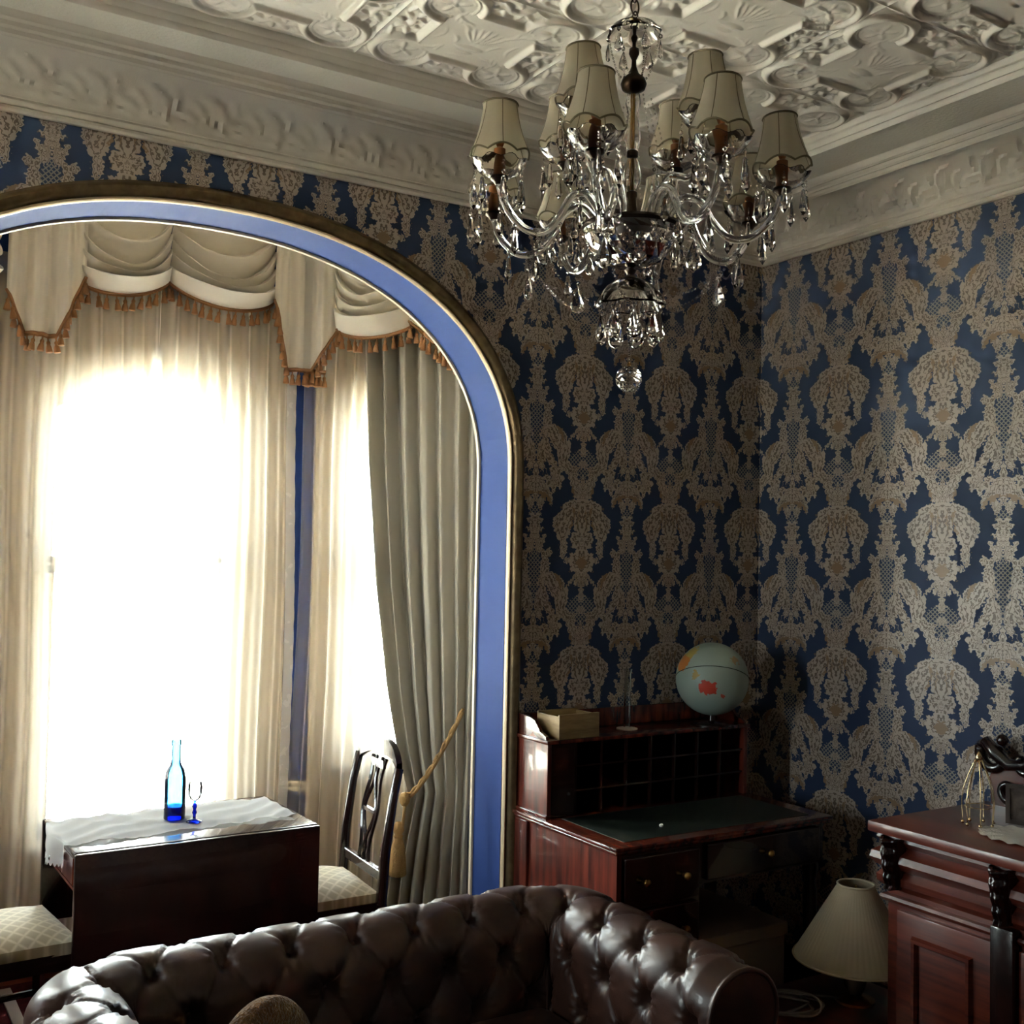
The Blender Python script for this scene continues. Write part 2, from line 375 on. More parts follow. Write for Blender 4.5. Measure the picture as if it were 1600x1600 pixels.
def sheer_mat(name, rgb, dens, lace):
    m = bpy.data.materials.new(name); m.use_nodes = True; nt = m.node_tree; N = nt.nodes; L = nt.links; N.clear()
    out = N.new('ShaderNodeOutputMaterial'); tr = N.new('ShaderNodeBsdfTransparent'); tl = N.new('ShaderNodeBsdfTranslucent'); df = N.new('ShaderNodeBsdfDiffuse')
    for s in (tl, df): s.inputs['Color'].default_value = (*lin(rgb), 1)
    m1 = N.new('ShaderNodeMixShader'); m1.inputs[0].default_value = 0.35; L.new(tl.outputs[0], m1.inputs[1]); L.new(df.outputs[0], m1.inputs[2])
    m2 = N.new('ShaderNodeMixShader'); L.new(tr.outputs[0], m2.inputs[1]); L.new(m1.outputs[0], m2.inputs[2]); L.new(m2.outputs[0], out.inputs[0])
    tc = N.new('ShaderNodeTexCoord'); v = N.new('ShaderNodeTexVoronoi'); v.inputs['Scale'].default_value = 26
    n = N.new('ShaderNodeTexNoise'); n.inputs['Scale'].default_value = 14; n.inputs['Detail'].default_value = 3
    L.new(tc.outputs['Object'], n.inputs['Vector']); L.new(tc.outputs['Object'], v.inputs['Vector'])
    a = N.new('ShaderNodeMath'); a.operation = 'GREATER_THAN'; L.new(n.outputs['Fac'], a.inputs[0]); a.inputs[1].default_value = 0.56
    c = N.new('ShaderNodeMath'); c.operation = 'LESS_THAN'; L.new(v.outputs['Distance'], c.inputs[0]); c.inputs[1].default_value = 0.45
    d = N.new('ShaderNodeMath'); d.operation = 'MULTIPLY'; L.new(a.outputs[0], d.inputs[0]); L.new(c.outputs[0], d.inputs[1])
    e = N.new('ShaderNodeMath'); e.operation = 'MULTIPLY_ADD'; L.new(d.outputs[0], e.inputs[0]); e.inputs[1].default_value = lace; e.inputs[2].default_value = dens
    lw = N.new('ShaderNodeLayerWeight'); lw.inputs['Blend'].default_value = .5          # cloth seen edge-on covers more
    pw = N.new('ShaderNodeMath'); pw.operation = 'POWER'; L.new(lw.outputs['Facing'], pw.inputs[0]); pw.inputs[1].default_value = 2.0
    ee = N.new('ShaderNodeMath'); ee.operation = 'MULTIPLY_ADD'; L.new(pw.outputs[0], ee.inputs[0]); ee.inputs[1].default_value = .55; L.new(e.outputs[0], ee.inputs[2]); ee.use_clamp = True; e = ee
    L.new(e.outputs[0], m2.inputs[0]); return m
SHEER = sheer_mat('cream_sheer_net', (248, 241, 233), 0.29, 0.0)
LACE = sheer_mat('white_lace', (244, 242, 240), 0.86, 0.12)
def glass_mat(name, rgb=(255, 255, 255), ior=1.5, rough=0.0):
    m = bpy.data.materials.new(name); m.use_nodes = True; nt = m.node_tree; N = nt.nodes; L = nt.links; N.clear()
    out = N.new('ShaderNodeOutputMaterial'); g = N.new('ShaderNodeBsdfGlass'); g.inputs['IOR'].default_value = ior
    g.inputs['Roughness'].default_value = rough; g.inputs['Color'].default_value = (*lin(rgb), 1); L.new(g.outputs[0], out.inputs[0]); return m
CRYSTAL = glass_mat('cut_crystal', (252, 250, 248), 1.6)
GLASSARM = glass_mat('clear_glass', (250, 250, 250), 1.47)
def tint_glass(name, rgb, fac=0.12):
    """thin-walled coloured glass: tinted pass-through with a glossy skin"""
    m = bpy.data.materials.new(name); m.use_nodes = True; nt = m.node_tree; N = nt.nodes; L = nt.links; N.clear()
    out = N.new('ShaderNodeOutputMaterial'); tr = N.new('ShaderNodeBsdfTransparent'); tr.inputs['Color'].default_value = (*lin(rgb), 1)
    gl = N.new('ShaderNodeBsdfGlossy'); gl.inputs['Roughness'].default_value = 0.03; lw = N.new('ShaderNodeFresnel'); lw.inputs['IOR'].default_value = 1.45
    mx = N.new('ShaderNodeMixShader'); L.new(lw.outputs[0], mx.inputs[0]); L.new(tr.outputs[0], mx.inputs[1]); L.new(gl.outputs[0], mx.inputs[2]); L.new(mx.outputs[0], out.inputs[0])
    return m
PANE = tint_glass('window_glass', (245, 250, 248))
AQUA = tint_glass('aqua_glass', (80, 140, 178)); COBALT = tint_glass('cobalt_glass', (60, 92, 222)); PALEGLASS = tint_glass('faint_clear_glass', (236, 240, 240))
# ------------------------------------------------------------------ room shell
XL, YB, H = -5.04, -4.94, 3.0
def struct(o, label=None): return tag(o, label, None, None, 'structure')
struct(MB().box(XL-.2, .2, YB-.2, 1.5, -.1, 0).build('floor', CARPET), 'dark red carpet covering the floor of room and bay')
ARC_C, ARC_HW, ARC_ZS, ARC_B, ARC_N = -2.22, 1.02, 1.93, 0.735, 2.2
def arch_pts(off=0.0, n=72):
    """arch outline from the left foot to the right foot: (x, z, nx, nz), shifted outward by off"""
    pts = [(ARC_C-ARC_HW, 0.0), (ARC_C-ARC_HW, 0.7), (ARC_C-ARC_HW, 1.4)]
    for i in range(n+1):
        a = PI-PI*i/n; ca, sa = math.cos(a), math.sin(a)
        pts.append((ARC_C+ARC_HW*math.copysign(abs(ca)**(2/ARC_N), ca), ARC_ZS+ARC_B*abs(sa)**(2/ARC_N)))
    pts += [(ARC_C+ARC_HW, 1.4), (ARC_C+ARC_HW, 0.7), (ARC_C+ARC_HW, 0.0)]
    out = []
    for i, p in enumerate(pts):
        a = pts[max(0, i-1)]; b = pts[min(len(pts)-1, i+1)]; tx, tz = b[0]-a[0], b[1]-a[1]; l = math.hypot(tx, tz)
        nx, nz = -tz/l, tx/l; out.append((p[0]+nx*off, p[1]+nz*off, nx, nz))
    return out
ap = arch_pts(); TH = 0.20
w = MB()
def strip(y):
    top = 3.05
    w.add([(XL, y, 0), (ap[0][0], y, 0), (ap[0][0], y, top), (XL, y, top)], [(0, 1, 2, 3)])
    w.add([(ap[-1][0], y, 0), (0, y, 0), (0, y, top), (ap[-1][0], y, top)], [(0, 1, 2, 3)])
    for i in range(3, len(ap)-4):
        a, b = ap[i], ap[i+1]
        if abs(a[0]-b[0]) > 1e-6: w.add([(a[0], y, a[1]), (b[0], y, b[1]), (b[0], y, top), (a[0], y, top)], [(0, 1, 2, 3)])
strip(0.0); w.mi = 2; strip(TH); w.mi = 1
P = np.array([[(a[0], 0.0, a[1]), (a[0], TH, a[1])] for a in ap]); w.grid(P)
wall_arch = struct(w.build('wall_arch', [WP_ARCH, BLUE, PLASTER]), 'blue and cream damask papered wall pierced by a wide arch')
struct(MB().box(0, .15, YB-.1, 0.0, 0, 3.05).build('wall_right', WP_RIGHT), 'blue and cream damask papered wall at the right')
struct(MB().box(XL-.1, .1, YB-.15, YB, 0, 3.05).build('wall_back', WP_ARCH), 'damask papered wall behind the viewer')
# arch mouldings
def arch_sweep(name, prof, m, y=0.0, sgn=-1, label=None):
    fr = [((x, y, z), (nx, 0, nz), (0, sgn, 0)) for x, z, nx, nz in ap]
    return struct(MB().sweep(prof, fr).build(name, m, smooth=40), label)
arch_sweep('trim_1', [(.012, 0), (.012, .010), (.017, .022), (.026, .031), (.038, .034), (.048, .028), (.053, .016), (.058, .012), (.060, 0)], GOLD, label='dark gold rounded moulding framing the arch')
arch_sweep('trim_2', [(0.0, -.004), (0.0, .010), (.004, .016), (.009, .014), (.012, .006), (.012, 0)], GOLDPALE, label='thin pale gold fillet on the arch edge')
arch_sweep('trim_3', [(-.001, -.012), (-.008, -.010), (-.010, 0), (-.006, .008), (.004, .010)], PALETRIM, y=TH, sgn=1, label='pale bead on the far edge of the arch reveal')
# cornice: one length per wall, with an embossed leaf band in the cove
def cove_profile():
    pr = [(0, 2.83), (.020, 2.828), (.026, 2.834), (.024, 2.842), (.018, 2.846), (.026, 2.850), (.031, 2.858), (.028, 2.865)]
    n = 18
    cov = [(.03+.155*(1-math.cos(PI/2*i/n)), 2.867+.100*math.sin(PI/2*i/n)) for i in range(n+1)]
    top = []
    for k in range(3):
        a0 = .188+k*.028; z0 = 2.968+k*.0095
        top += [(a0, z0), (a0+.004, z0-.007), (a0+.012, z0-.009), (a0+.019, z0-.004), (a0+.022, z0+.006)]
    return pr, cov, top+[(.276, 3.001)]
PR, COV, TOPM = cove_profile()
def leaf_relief(s, v):
    """acanthus scroll relief on the cove: s along, v 0..1 up"""
    per = .17; u = ((s/per) % 1.0); h = 0.0
    for k in (-1, 0, 1):
        for (cx, cv, ang, L, W, A) in ((.30, .42, 65, .42, .10, 1.0), (.48, .48, 60, .36, .08, .8), (.66, .40, 50, .30, .08, .8), (.12, .50, 80, .30, .06, .7), (.85, .30, 20, .25, .10, .7), (.40, .16, 0, .30, .06, .5), (.90, .16, 10, .3, .05, .5)):
            dx, dv = u-cx+k, (v-cv); c, sn = math.cos(math.radians(ang)), math.sin(math.radians(ang))
            p = dx*c+dv*sn; q = -dx*sn+dv*c; q += 1.2*p*p
            f = 1-(p/L)**2-(abs(q)/W)
            if f > 0: h = max(h, A*min(1.0, f*3.5)*(0.75+0.25*math.cos(q/W*6)))
    return h if .06 < v < .86 else 0.0
def cornice(name, length, place, label, relief=.020, step=.011):
    n = int(length/step); rows = []
    nc = len(COV)
    for i in range(n+1):
        t = i/n; row = []
        for a, z in PR: row.append(place(a+(length-2*a)*t, a, z))
        for j, (a, z) in enumerate(COV):
            v = j/(nc-1); th = PI/2*v
            s = a+(length-2*a)*t; h = leaf_relief(s, v)*relief
            row.append(place(s, a+h*math.cos(th*.6), z-h*math.sin(th*.6)))
        for a, z in TOPM: row.append(place(a+(length-2*a)*t, a, z))
        rows.append(row)
    return struct(MB().grid(np.array(rows)).build(name, PLASTER, smooth=35), label)
cornice('trim_4', -XL, lambda s, a, z: (-s, -a, z), 'deep cream plaster cornice above the arch wall', .010, .013)
cornice('trim_5', -YB, lambda s, a, z: (-a, -s, z), 'deep cream plaster cornice above the right wall')
cornice('trim_6', -YB, lambda s, a, z: (XL+a, -s, z), 'deep cream plaster cornice above the left wall', 0, .5)
cornice('trim_7', -XL, lambda s, a, z: (-s, YB+a, z), 'deep cream plaster cornice above the back wall', 0, .5)
# ceiling: flat embossed margin, a stepped border and the pressed-tin field
FX0, FX1, FY0, FY1 = -.52, -4.52, -.47, -4.47
c = MB()
BX0, BX1, BY0, BY1 = FX0+.06, FX1-.06, FY0+.06, FY1-.06
o_ = [(0.1, 0.1), (XL-.1, 0.1), (XL-.1, YB-.1), (0.1, YB-.1)]; i_ = [(BX0, BY0), (BX1, BY0), (BX1, BY1), (BX0, BY1)]
for k in range(4):
    k2 = (k+1) % 4
    c.add([(*o_[k], 3.0), (*o_[k2], 3.0), (*i_[k2], 3.0), (*i_[k], 3.0)], [(0, 1, 2, 3)])
c.box(XL-.1, .1, YB-.1, .1, 3.045, 3.12)
ceiling = struct(c.build('ceiling', LINCRUSTA), 'cream pressed tin ceiling with a flat embossed margin')
bprof = [(0, 3.0), (.002, 2.992), (.009, 2.988), (.015, 2.994), (.017, 3.004), (.022, 3.006), (.028, 3.001), (.034, 3.008), (.036, 3.018), (.042, 3.022), (.048, 3.018), (.054, 3.026), (.056, 3.040), (.060, 3.040)]
fr = [((BX0, BY0, 0), (-1, -1, 0), (0, 0, 1)), ((BX1, BY0, 0), (1, -1, 0), (0, 0, 1)), ((BX1, BY1, 0), (1, 1, 0), (0, 0, 1)), ((BX0, BY1, 0), (-1, 1, 0), (0, 0, 1))]
struct(MB().sweep(bprof, fr, closed=True).build('trim_8', TIN, smooth=35), 'stepped cream border moulding around the ceiling field')
# pressed-tin panel: a square linking four discs, urn in the middle, leaf sprays outside
def tin_panel(S=.5, n=120):
    g = (np.arange(n+1)/n-.5)*S; X, Y = np.meshgrid(g, g, indexing='ij')
    s, r = .150, .088; ax, ay = np.abs(X), np.abs(Y)
    dsq = np.maximum(ax, ay)-s; dc = np.sqrt((ax-s)**2+(ay-s)**2)-r; d = np.minimum(dsq, dc)
    h = np.where(d < 0, .004, -.002)*np.clip(np.abs(d)/.006, 0, 1)
    h += .016*np.clip(1-((d+.004)/.013)**2, 0, 1)**.6 + .004*np.clip(1-((d-.014)/.006)**2, 0, 1)
    h += .005*np.clip(1-((d+.024)/.004)**2, 0, 1)*(dc < dsq)
    edge = S/2-np.maximum(ax, ay); h += .006*np.clip(1-(edge/.005)**2, 0, 1)
    def lf(cx, cy, ang, L, W, A, bend=0.0):
        nonlocal h
        c_, s_ = math.cos(math.radians(ang)), math.sin(math.radians(ang))
        p = (X-cx)*c_+(Y-cy)*s_; q = -(X-cx)*s_+(Y-cy)*c_; q = q+bend*p*p
        f = np.clip(1-(p/L)**2-np.abs(q)/W, 0, 1); h = np.maximum(h, h*0+A*np.sqrt(f)*(f > 0)+np.where(f > 0, h*.3, -1))
    for sx in (-1, 1):
        for sy in (-1, 1):
            for k in range(5): lf(sx*s+.026*math.cos(k*1.2566), sy*s+.026*math.sin(k*1.2566), math.degrees(k*1.2566), .024, .011, .007)
            lf(sx*s, sy*s, 0, .010, .010, .010)
            for k in range(6): lf(sx*s+.052*math.cos(k*1.047+.5), sy*s+.052*math.sin(k*1.047+.5), math.degrees(k*1.047+.5)+70, .016, .006, .005, 14)
            for k, an in enumerate((-40, -15, 15, 40)): lf(sx*(.075+.012*k), sy*(.085+.004*k), math.degrees(math.atan2(sy, sx))+an, .030, .007, .006, 9*(-1)**k)
    for k in range(4):
        a = k*90; c_, s_ = math.cos(math.radians(a)), math.sin(math.radians(a))
        for (u, v, an, L, W) in ((.195, 0, 90, .045, .012), (.215, .028, 50, .026, .010), (.215, -.028, -50, .026, .010), (.190, .050, 110, .022, .009), (.190, -.050, 70, .022, .009), (.178, .022, 20, .018, .008), (.178, -.022, -20, .018, .008), (.228, 0, 0, .014, .010), (.224, .07, 100, .03, .006), (.224, -.07, 80, .03, .006)):
            lf(u*c_-v*s_, u*s_+v*c_, a+an, L, W, .007, 6)
    for k in range(7): lf(.020*(k-3)*.62, .022+.012*math.cos((k-3)*.5), 90-(k-3)*13, .046, .007, .009)   # urn fan
    lf(0, -.045, 0, .050, .018, .009); lf(0, -.072, 0, .028, .010, .008); lf(.055, -.01, 60, .03, .008, .007, 12); lf(-.055, -.01, 120, .03, .008, .007, -12)
    lf(.06, .06, 45, .03, .008, .006, 10); lf(-.06, .06, 135, .03, .008, .006, -10); lf(.0, -.10, 0, .07, .006, .005, 5)
    for sx in (-1, 1): lf(sx*.10, 0, 90, .05, .006, .006, sx*9)
    Pm = np.stack([X, Y, -h*.85], -1)
    b = MB().grid(Pm); return b.mesh('ceiling_panel', TIN, smooth=True)
pm = tin_panel()
for i in range(8):
    for j in range(8):
        link('ceiling_panel', pm, ceiling, (FX0-.25-.5*i, FY0-.25-.5*j, 3.034), rot=(0, 0, PI))
# ------------------------------------------------------------------ the bay
BC = -2.13
def mir(x): return 2*BC-x
ZB = 3.0
def wall_panel(name, A, B, n, thick, z1, label, win=None, face=None):
    """wall from A to B (2D), outward normal n; win=(u0,u1,zsill,zspring,zapex)"""
    A, B = Vector(A), Vector(B); L = (B-A).length; d = (B-A)/L; nn = Vector(n)
    def P3(u, z, t): q = A+d*u+nn*t; return (q.x, q.y, z)
    m = MB()
    if not win:
        m.add([P3(0, 0, 0), P3(L, 0, 0), P3(L, z1, 0), P3(0, z1, 0), P3(0, 0, thick), P3(L, 0, thick), P3(L, z1, thick), P3(0, z1, thick)],
              [(0, 1, 2, 3), (7, 6, 5, 4), (0, 4, 5, 1), (1, 5, 6, 2), (2, 6, 7, 3), (3, 7, 4, 0)])
    else:
        u0, u1, zs, zp, za = win; N = 14; arc = []
        for i in range(N+1):
            t = i/N; arc.append((u0+(u1-u0)*t, zp+(za-zp)*(1-(2*t-1)**2)))
        for t in (0, thick):
            m.add([P3(0, 0, t), P3(u0, 0, t), P3(u0, z1, t), P3(0, z1, t)], [(0, 1, 2, 3)])
            m.add([P3(u1, 0, t), P3(L, 0, t), P3(L, z1, t), P3(u1, z1, t)], [(0, 1, 2, 3)])
            m.add([P3(u0, 0, t), P3(u1, 0, t), P3(u1, zs, t), P3(u0, zs, t)], [(0, 1, 2, 3)])
            for i in range(N):
                a, b = arc[i], arc[i+1]; m.add([P3(a[0], a[1], t), P3(b[0], b[1], t), P3(b[0], z1, t), P3(a[0], z1, t)], [(0, 1, 2, 3)])
        loop = [(u0, zs)]+arc+[(u1, zs), (u0, zs)]
        m.mi = 1; m.grid(np.array([[P3(a, z, 0), P3(a, z, thick)] for a, z in loop]))
    return struct(m.build(name, [face or BLUE, PALETRIM]), label)
RB = ((BC-.65, 1.25), (BC+.65, 1.25)); CR = ((-1.48, 1.25), (-.88, .65)); CL = ((mir(-.88), .65), (mir(-1.48), 1.25)); q7 = math.sqrt(.5)
WREAR = (.255, 1.045, .50, 2.245, 2.35); WCANT = (.20, .65, .74, 2.235, 2.33)
wall_panel('wall_bay_rear', *RB, (0, 1), .2, ZB, 'blue painted rear wall of the bay', WREAR)
wall_panel('wall_bay_right', *CR, (q7, q7), .2, ZB, 'blue painted slanting wall of the bay, right', WCANT)
wall_panel('wall_bay_left', *CL, (-q7, q7), .2, ZB, 'blue painted slanting wall of the bay, left', WCANT)
wall_panel('wall_bay_side_right', (-.88, .65), (-.88, .2), (1, 0), .2, ZB, 'blue painted return wall of the bay, right')
wall_panel('wall_bay_side_left', (mir(-.88), .2), (mir(-.88), .65), (-1, 0), .2, ZB, 'blue painted return wall of the bay, left')
struct(MB().add([(x, y, z) for z in (3.0, 3.06) for x, y in ((mir(-.6), .1), (-.6, .1), (-.6, .8), (-1.4, 1.5), (mir(-1.4), 1.5), (mir(-.6), .8))],
       [(0, 1, 2, 3, 4, 5), (6, 7, 8, 9, 10, 11)]+[(i, (i+1) % 6, 6+(i+1) % 6, 6+i) for i in range(6)]).build('ceiling_bay', PLASTER), 'plain cream ceiling of the bay')
bay_path = [(-.88, .2), (-.88, .65), (-1.48, 1.25), (BC-.65, 1.25), (mir(-.88), .65), (mir(-.88), .2)]
sk = [(0, 0), (-.022, 0), (-.022, .060), (-.017, .068), (-.017, .074), (0, .074)]
struct(MB().sweep(sk, rframes(bay_path, 0)).build('baseboard_bay', SKIRT), 'stained timber skirting around the bay')
struct(MB().sweep([(0, .074), (-.018, .074), (-.018, .086), (-.012, .092), (0, .094)], rframes(bay_path, 0)).build('trim_9', PALETRIM), 'pale capping on the bay skirting')
for k, seg in enumerate((bay_path[0:2], [(-.88, .65), (-1.02, .79)], [(-1.34, 1.11), (-1.48, 1.25), (-1.74, 1.25)], [(BC-.395, 1.25), (BC-.65, 1.25), (mir(-1.34), 1.11)])):
    struct(MB().sweep([(0, .61), (-.014, .612), (-.020, .622), (-.014, .632), (-.018, .642), (-.010, .652), (0, .654)], rframes(seg, 0)).build('trim_%d' % (10+k), PALETRIM), 'pale dado rail on the bay wall')
struct(MB().box(-1.16, 0, -.02, 0, 0, .16, .004).build('baseboard_arch', DARKWOOD), 'dark skirting at the foot of the arch wall')
struct(MB().box(-.02, 0, -4.9, -.02, 0, .16, .004).build('baseboard_right', DARKWOOD), 'dark skirting at the foot of the right wall')
# windows
def window(k, A, B, n, win, label, arw, rail=1.56):
    A, B = Vector(A), Vector(B); d = (B-A).normalized(); nn = Vector(n); rz = math.atan2(d.y, d.x)
    u0, u1, zs, zp, za = win; W = u1-u0
    o0 = A+d*((u0+u1)/2)+nn*.08
    root = struct(empty('window_%d' % k, (o0.x, o0.y, 0), rz), label)     # local x along wall, local y outwards
    hw = W/2; N = 14
    arc = lambda h, dz: [(-h+2*h*i/N, zp-dz+(za-zp)*(1-(2*i/N-1)**2)) for i in range(N+1)]
    out = [(-hw, zs)]+arc(hw, 0)+[(hw, zs)]; inn = [(-hw+.035, zs)]+arc(hw-.035, .035)+[(hw-.035, zs)]
    m = MB(); m.grid(np.array([[(a[0], -.03, a[1]), (b[0], -.03, b[1]), (b[0], .06, b[1]), (a[0], .06, a[1])] for a, b in zip(out, inn)]), closed_v=True)
    m.build('window_frame', WHITEP, root)
    # broad cream architrave and apron on the room side of the wall
    ow = hw+arw; top = za+.30; m = MB()
    for t_ in (-.082, -.098):
        m.add([(-ow, t_, .10), (-hw, t_, .10), (-hw, t_, top), (-ow, t_, top)], [(0, 1, 2, 3)]); m.add([(hw, t_, .10), (ow, t_, .10), (ow, t_, top), (hw, t_, top)], [(0, 1, 2, 3)])
        m.add([(-hw, t_, .10), (hw, t_, .10), (hw, t_, zs-.035), (-hw, t_, zs-.035)], [(0, 1, 2, 3)])
        ar_ = arc(hw, 0)
        for a, b in zip(ar_, ar_[1:]): m.add([(a[0], t_, a[1]), (b[0], t_, b[1]), (b[0], t_, top), (a[0], t_, top)], [(0, 1, 2, 3)])
    rim = [(-ow, .10), (ow, .10), (ow, top), (-ow, top), (-ow, .10)]; m.grid(np.array([[(a, -.082, z), (a, -.098, z)] for a, z in rim]))
    m.grid(np.array([[(a, -.082, z), (a, -.098, z)] for a, z in out]))
    m.build('architrave', PALETRIM, root)
    m = MB(); m.box(-hw-.03, hw+.03, -.11, .06, zs-.035, zs+.004, .006); m.build('window_sill', WHITEP, root)
    h2 = hw-.035
    us = MB(); o2 = [(-h2, rail)]+arc(h2, .035)+[(h2, rail)]; i2 = [(-h2+.03, rail)]+arc(h2-.03, .065)+[(h2-.03, rail)]
    us.grid(np.array([[(a[0], .015, a[1]), (b[0], .015, b[1]), (b[0], .045, b[1]), (a[0], .045, a[1])] for a, b in zip(o2, i2)]), closed_v=True)
    us.box(-h2, h2, .015, .045, rail-.005, rail+.035)
    s1 = us.build('upper_sash', WHITEP, root)
    MB().prism(i2, lambda a, b: (a, .028, b), lambda a, b: (a, .032, b)).build('window_pane', PANE, s1)
    ls = MB(); ls.box(-h2, h2, -.02, .012, rail-.03, rail+.010); ls.box(-h2, h2, -.02, .012, zs, zs+.07); ls.box(-h2, -h2+.035, -.02, .012, zs, rail); ls.box(h2-.035, h2, -.02, .012, zs, rail)
    s2 = ls.build('lower_sash', WHITEP, root)
    MB().box(-h2+.03, h2-.03, -.006, -.002, zs+.06, rail-.02).build('window_pane', PANE, s2)
    c0 = A+d*((u0+u1)/2)+nn*.19
    portal((c0.x, c0.y, (zs+za)/2), rz, W+.02, za-zs+.02)
window(1, *RB, (0, 1), WREAR, 'arched white sash window in the rear of the bay', .19)
window(2, *CR, (q7, q7), WCANT, 'narrow arched sash window half behind the cream drape', .13)
WLEFT = (3.98, 4.40, .85, 2.15, 2.23); LW = ((XL, YB), (XL, 0))  # inferred, unseen window, added to brighten the surfaces that face left
wall_panel('wall_left', *LW, (-1, 0), .2, 3.05, 'damask papered wall with an added unseen window, left of the view', WLEFT, WP_RIGHT)
window(4, *LW, (-1, 0), WLEFT, 'unseen white sash window added in the left wall for side light, outside the picture', .10)
window(3, *CL, (-q7, q7), WCANT, 'narrow arched sash window in the left slant of the bay', .13)
# threshold strip on the bay carpet
tag(MB().box(-2.62, -2.58, .30, 1.18, 0, .008, .002).build('carpet_strip', mat('dull_metal_strip', (150, 140, 138), 0.45, metal=0.3)), 'thin pale strip laid on the red bay carpet', 'floor strip')
# ------------------------------------------------------------------ curtains in the bay
def rearP(x, off, z): return (x, 1.25-off, z)
def cantP(u, off, z): return (-1.48+q7*u-q7*off, 1.25-q7*u-q7*off, z)
def cantLP(u, off, z): x, y, z = cantP(u, off, z); return (mir(x), y, z)
rnd = random.Random(3)
def sheer(name, place, u0, u1, z0, z1, off, label, flare=0.0, edge=None):
    nu, nz = 130, 26; W = u1-u0; ph = [rnd.uniform(0, 6) for _ in range(4)]; rows = []
    for i in range(nu+1):
        t = i/nu; row = []
        for j in range(nz+1):
            v = j/nz; z = z0+(z1-z0)*v
            amp = .010+.010*(1-v)
            w_ = amp*math.sin(2*PI*W/.075*t+ph[0]+.5*math.sin(3*v+ph[1]))+.6*amp*math.sin(2*PI*W/.043*t+ph[2]+1.2*(1-v))
            u = u0+W*t+flare*(1-v)**1.5*(t-.5)*2*W*.1+.006*math.sin(9*v+ph[3]+5*t)
            row.append(place(u, off+w_, z))
        rows.append(row)
    root = empty(name, (0, 0, 0), 0, label, 'curtain', 'sheer net curtains in the bay')
    MB().grid(np.array(rows)).build('net', SHEER, root, smooth=True)
    for s_, ed in ((0, 'l' in (edge or '')), (nu, 'r' in (edge or ''))):     # scalloped lace border
        if not ed: continue
        m = MB(); N = 90; pr = []
        for k in range(N+1):
            v = k/N; jj = min(nz, int(v*nz)); base = rows[s_][jj]; nxt = rows[s_][min(nz, jj+1)]; f = v*nz-jj
            b = [base[i]+(nxt[i]-base[i])*f for i in range(3)]; sg = -1 if s_ == 0 else 1
            e1 = place(0, 0, 0); e2 = place(1, 0, 0); dx, dy = (e2[0]-e1[0])*sg, (e2[1]-e1[1])*sg
            wd = .022+.007*abs(math.sin(k*.9)); inw = .03
            pr.append([(b[0]-dx*inw, b[1]-dy*inw, b[2]), (b[0]+dx*wd*.4, b[1]+dy*wd*.4, b[2])])
        m.grid(np.array(pr)).build('lace_border', LACE, root)
    return root
sheer('sheer_curtain', rearP, -2.74, -2.115, .10, 2.72, .100, 'left net panel across the large rear window, behind the table', edge='r')
sheer('sheer_curtain', rearP, -2.135, -1.575, .10, 2.72, .150, 'right net panel across the large rear window, beside the blue strip of wall', edge='r')
sheer('sheer_curtain', cantP, .06, .80, .02, 2.60, .100, 'net panel across the narrow window behind the right chair', flare=.5)
sheer('sheer_curtain', cantLP, .06, .80, .02, 2.60, .100, 'net panel at the far left edge of the bay')

# heavy drape, pulled back
def drape():
    root = empty('drapery_curtain', (0, 0, 0), 0, 'heavy cream pleated drape tied back beside the arch', 'curtain')
    nu, nz = 220, 70; rows = []
    KL = [(2.62, .335), (2.0, .368), (1.5, .415), (1.1, .475), (.85, .53), (.68, .578), (.5, .54), (.3, .505), (.015, .47)]
    def lerp(K, z):
        for (z0, a), (z1, b) in zip(K, K[1:]):
            if z <= z0 and z >= z1:
                t = (z0-z)/(z0-z1); t = t*t*(3-2*t) if 0 else t; return a+(b-a)*t
        return K[-1][1]
    KR = [(2.62, .845), (1.2, .838), (.68, .822), (.015, .815)]
    for i in range(nu+1):
        t = i/nu; row = []
        for j in range(nz+1):
            z = 2.62+(.015-2.62)*j/nz
            ul, ur = lerp(KL, z), lerp(KR, z)
            pinch = math.exp(-((z-.68)/.22)**2)
            # folds near the left are drawn together at the tie, those on the right fall straight
            tt = t
            u = ul+(ur-ul)*tt
            nf = 6.5; amp = .036*(1-.45*pinch)*(0.75+.25*math.sin(5*t+1))
            w_ = amp*math.sin(2*PI*nf*t+.6*math.sin(7*t)+.25*math.sin(2.2*z+3*t))+.28*amp*math.sin(2*PI*nf*1.7*t+1.0)
            hang = .07*max(0.0, (1-t))*math.exp(-((z-.68)/.35)**2)
            row.append(cantP(u, .155+w_+hang*.4, z))
        rows.append(row)
    MB().grid(np.array(rows)).build('drape_panel', DRAPE, root, smooth=True)
    m = MB()
    m.tube([cantP(.30+.56*k/20, .13, 2.63) for k in range(21)], .014, 8); m.build('curtain_rail', BRASS, root)
drape()
tb = empty('curtain_tieback', (0, 0, 0), 0, 'old gold rope tieback with a hanging tassel around the cream drape', 'tieback')
m = MB(); pts = []
for k in range(25):
    t = k/24; u = .595+(.80-.595)*t; z = .672+.34*t**1.35; pts.append(cantP(u, .245-.05*t, z))
m.tube(pts, .0085, 8); m.tube([(p[0]+.004*math.sin(k*1.9), p[1], p[2]+.012+.004*math.cos(k*1.9)) for k, p in enumerate(pts)], .0065, 6)
m.build('rope', ROPE, tb, smooth=True)
kx, ky, kz = cantP(.588, .255, .668)
m = MB(); m.lathe([(0, .028), (.016, .022), (.022, .006), (.020, -.012), (.012, -.026), (0, -.03)], 14, (kx, ky, kz)); m.build('knot', ROPE, tb, smooth=True)
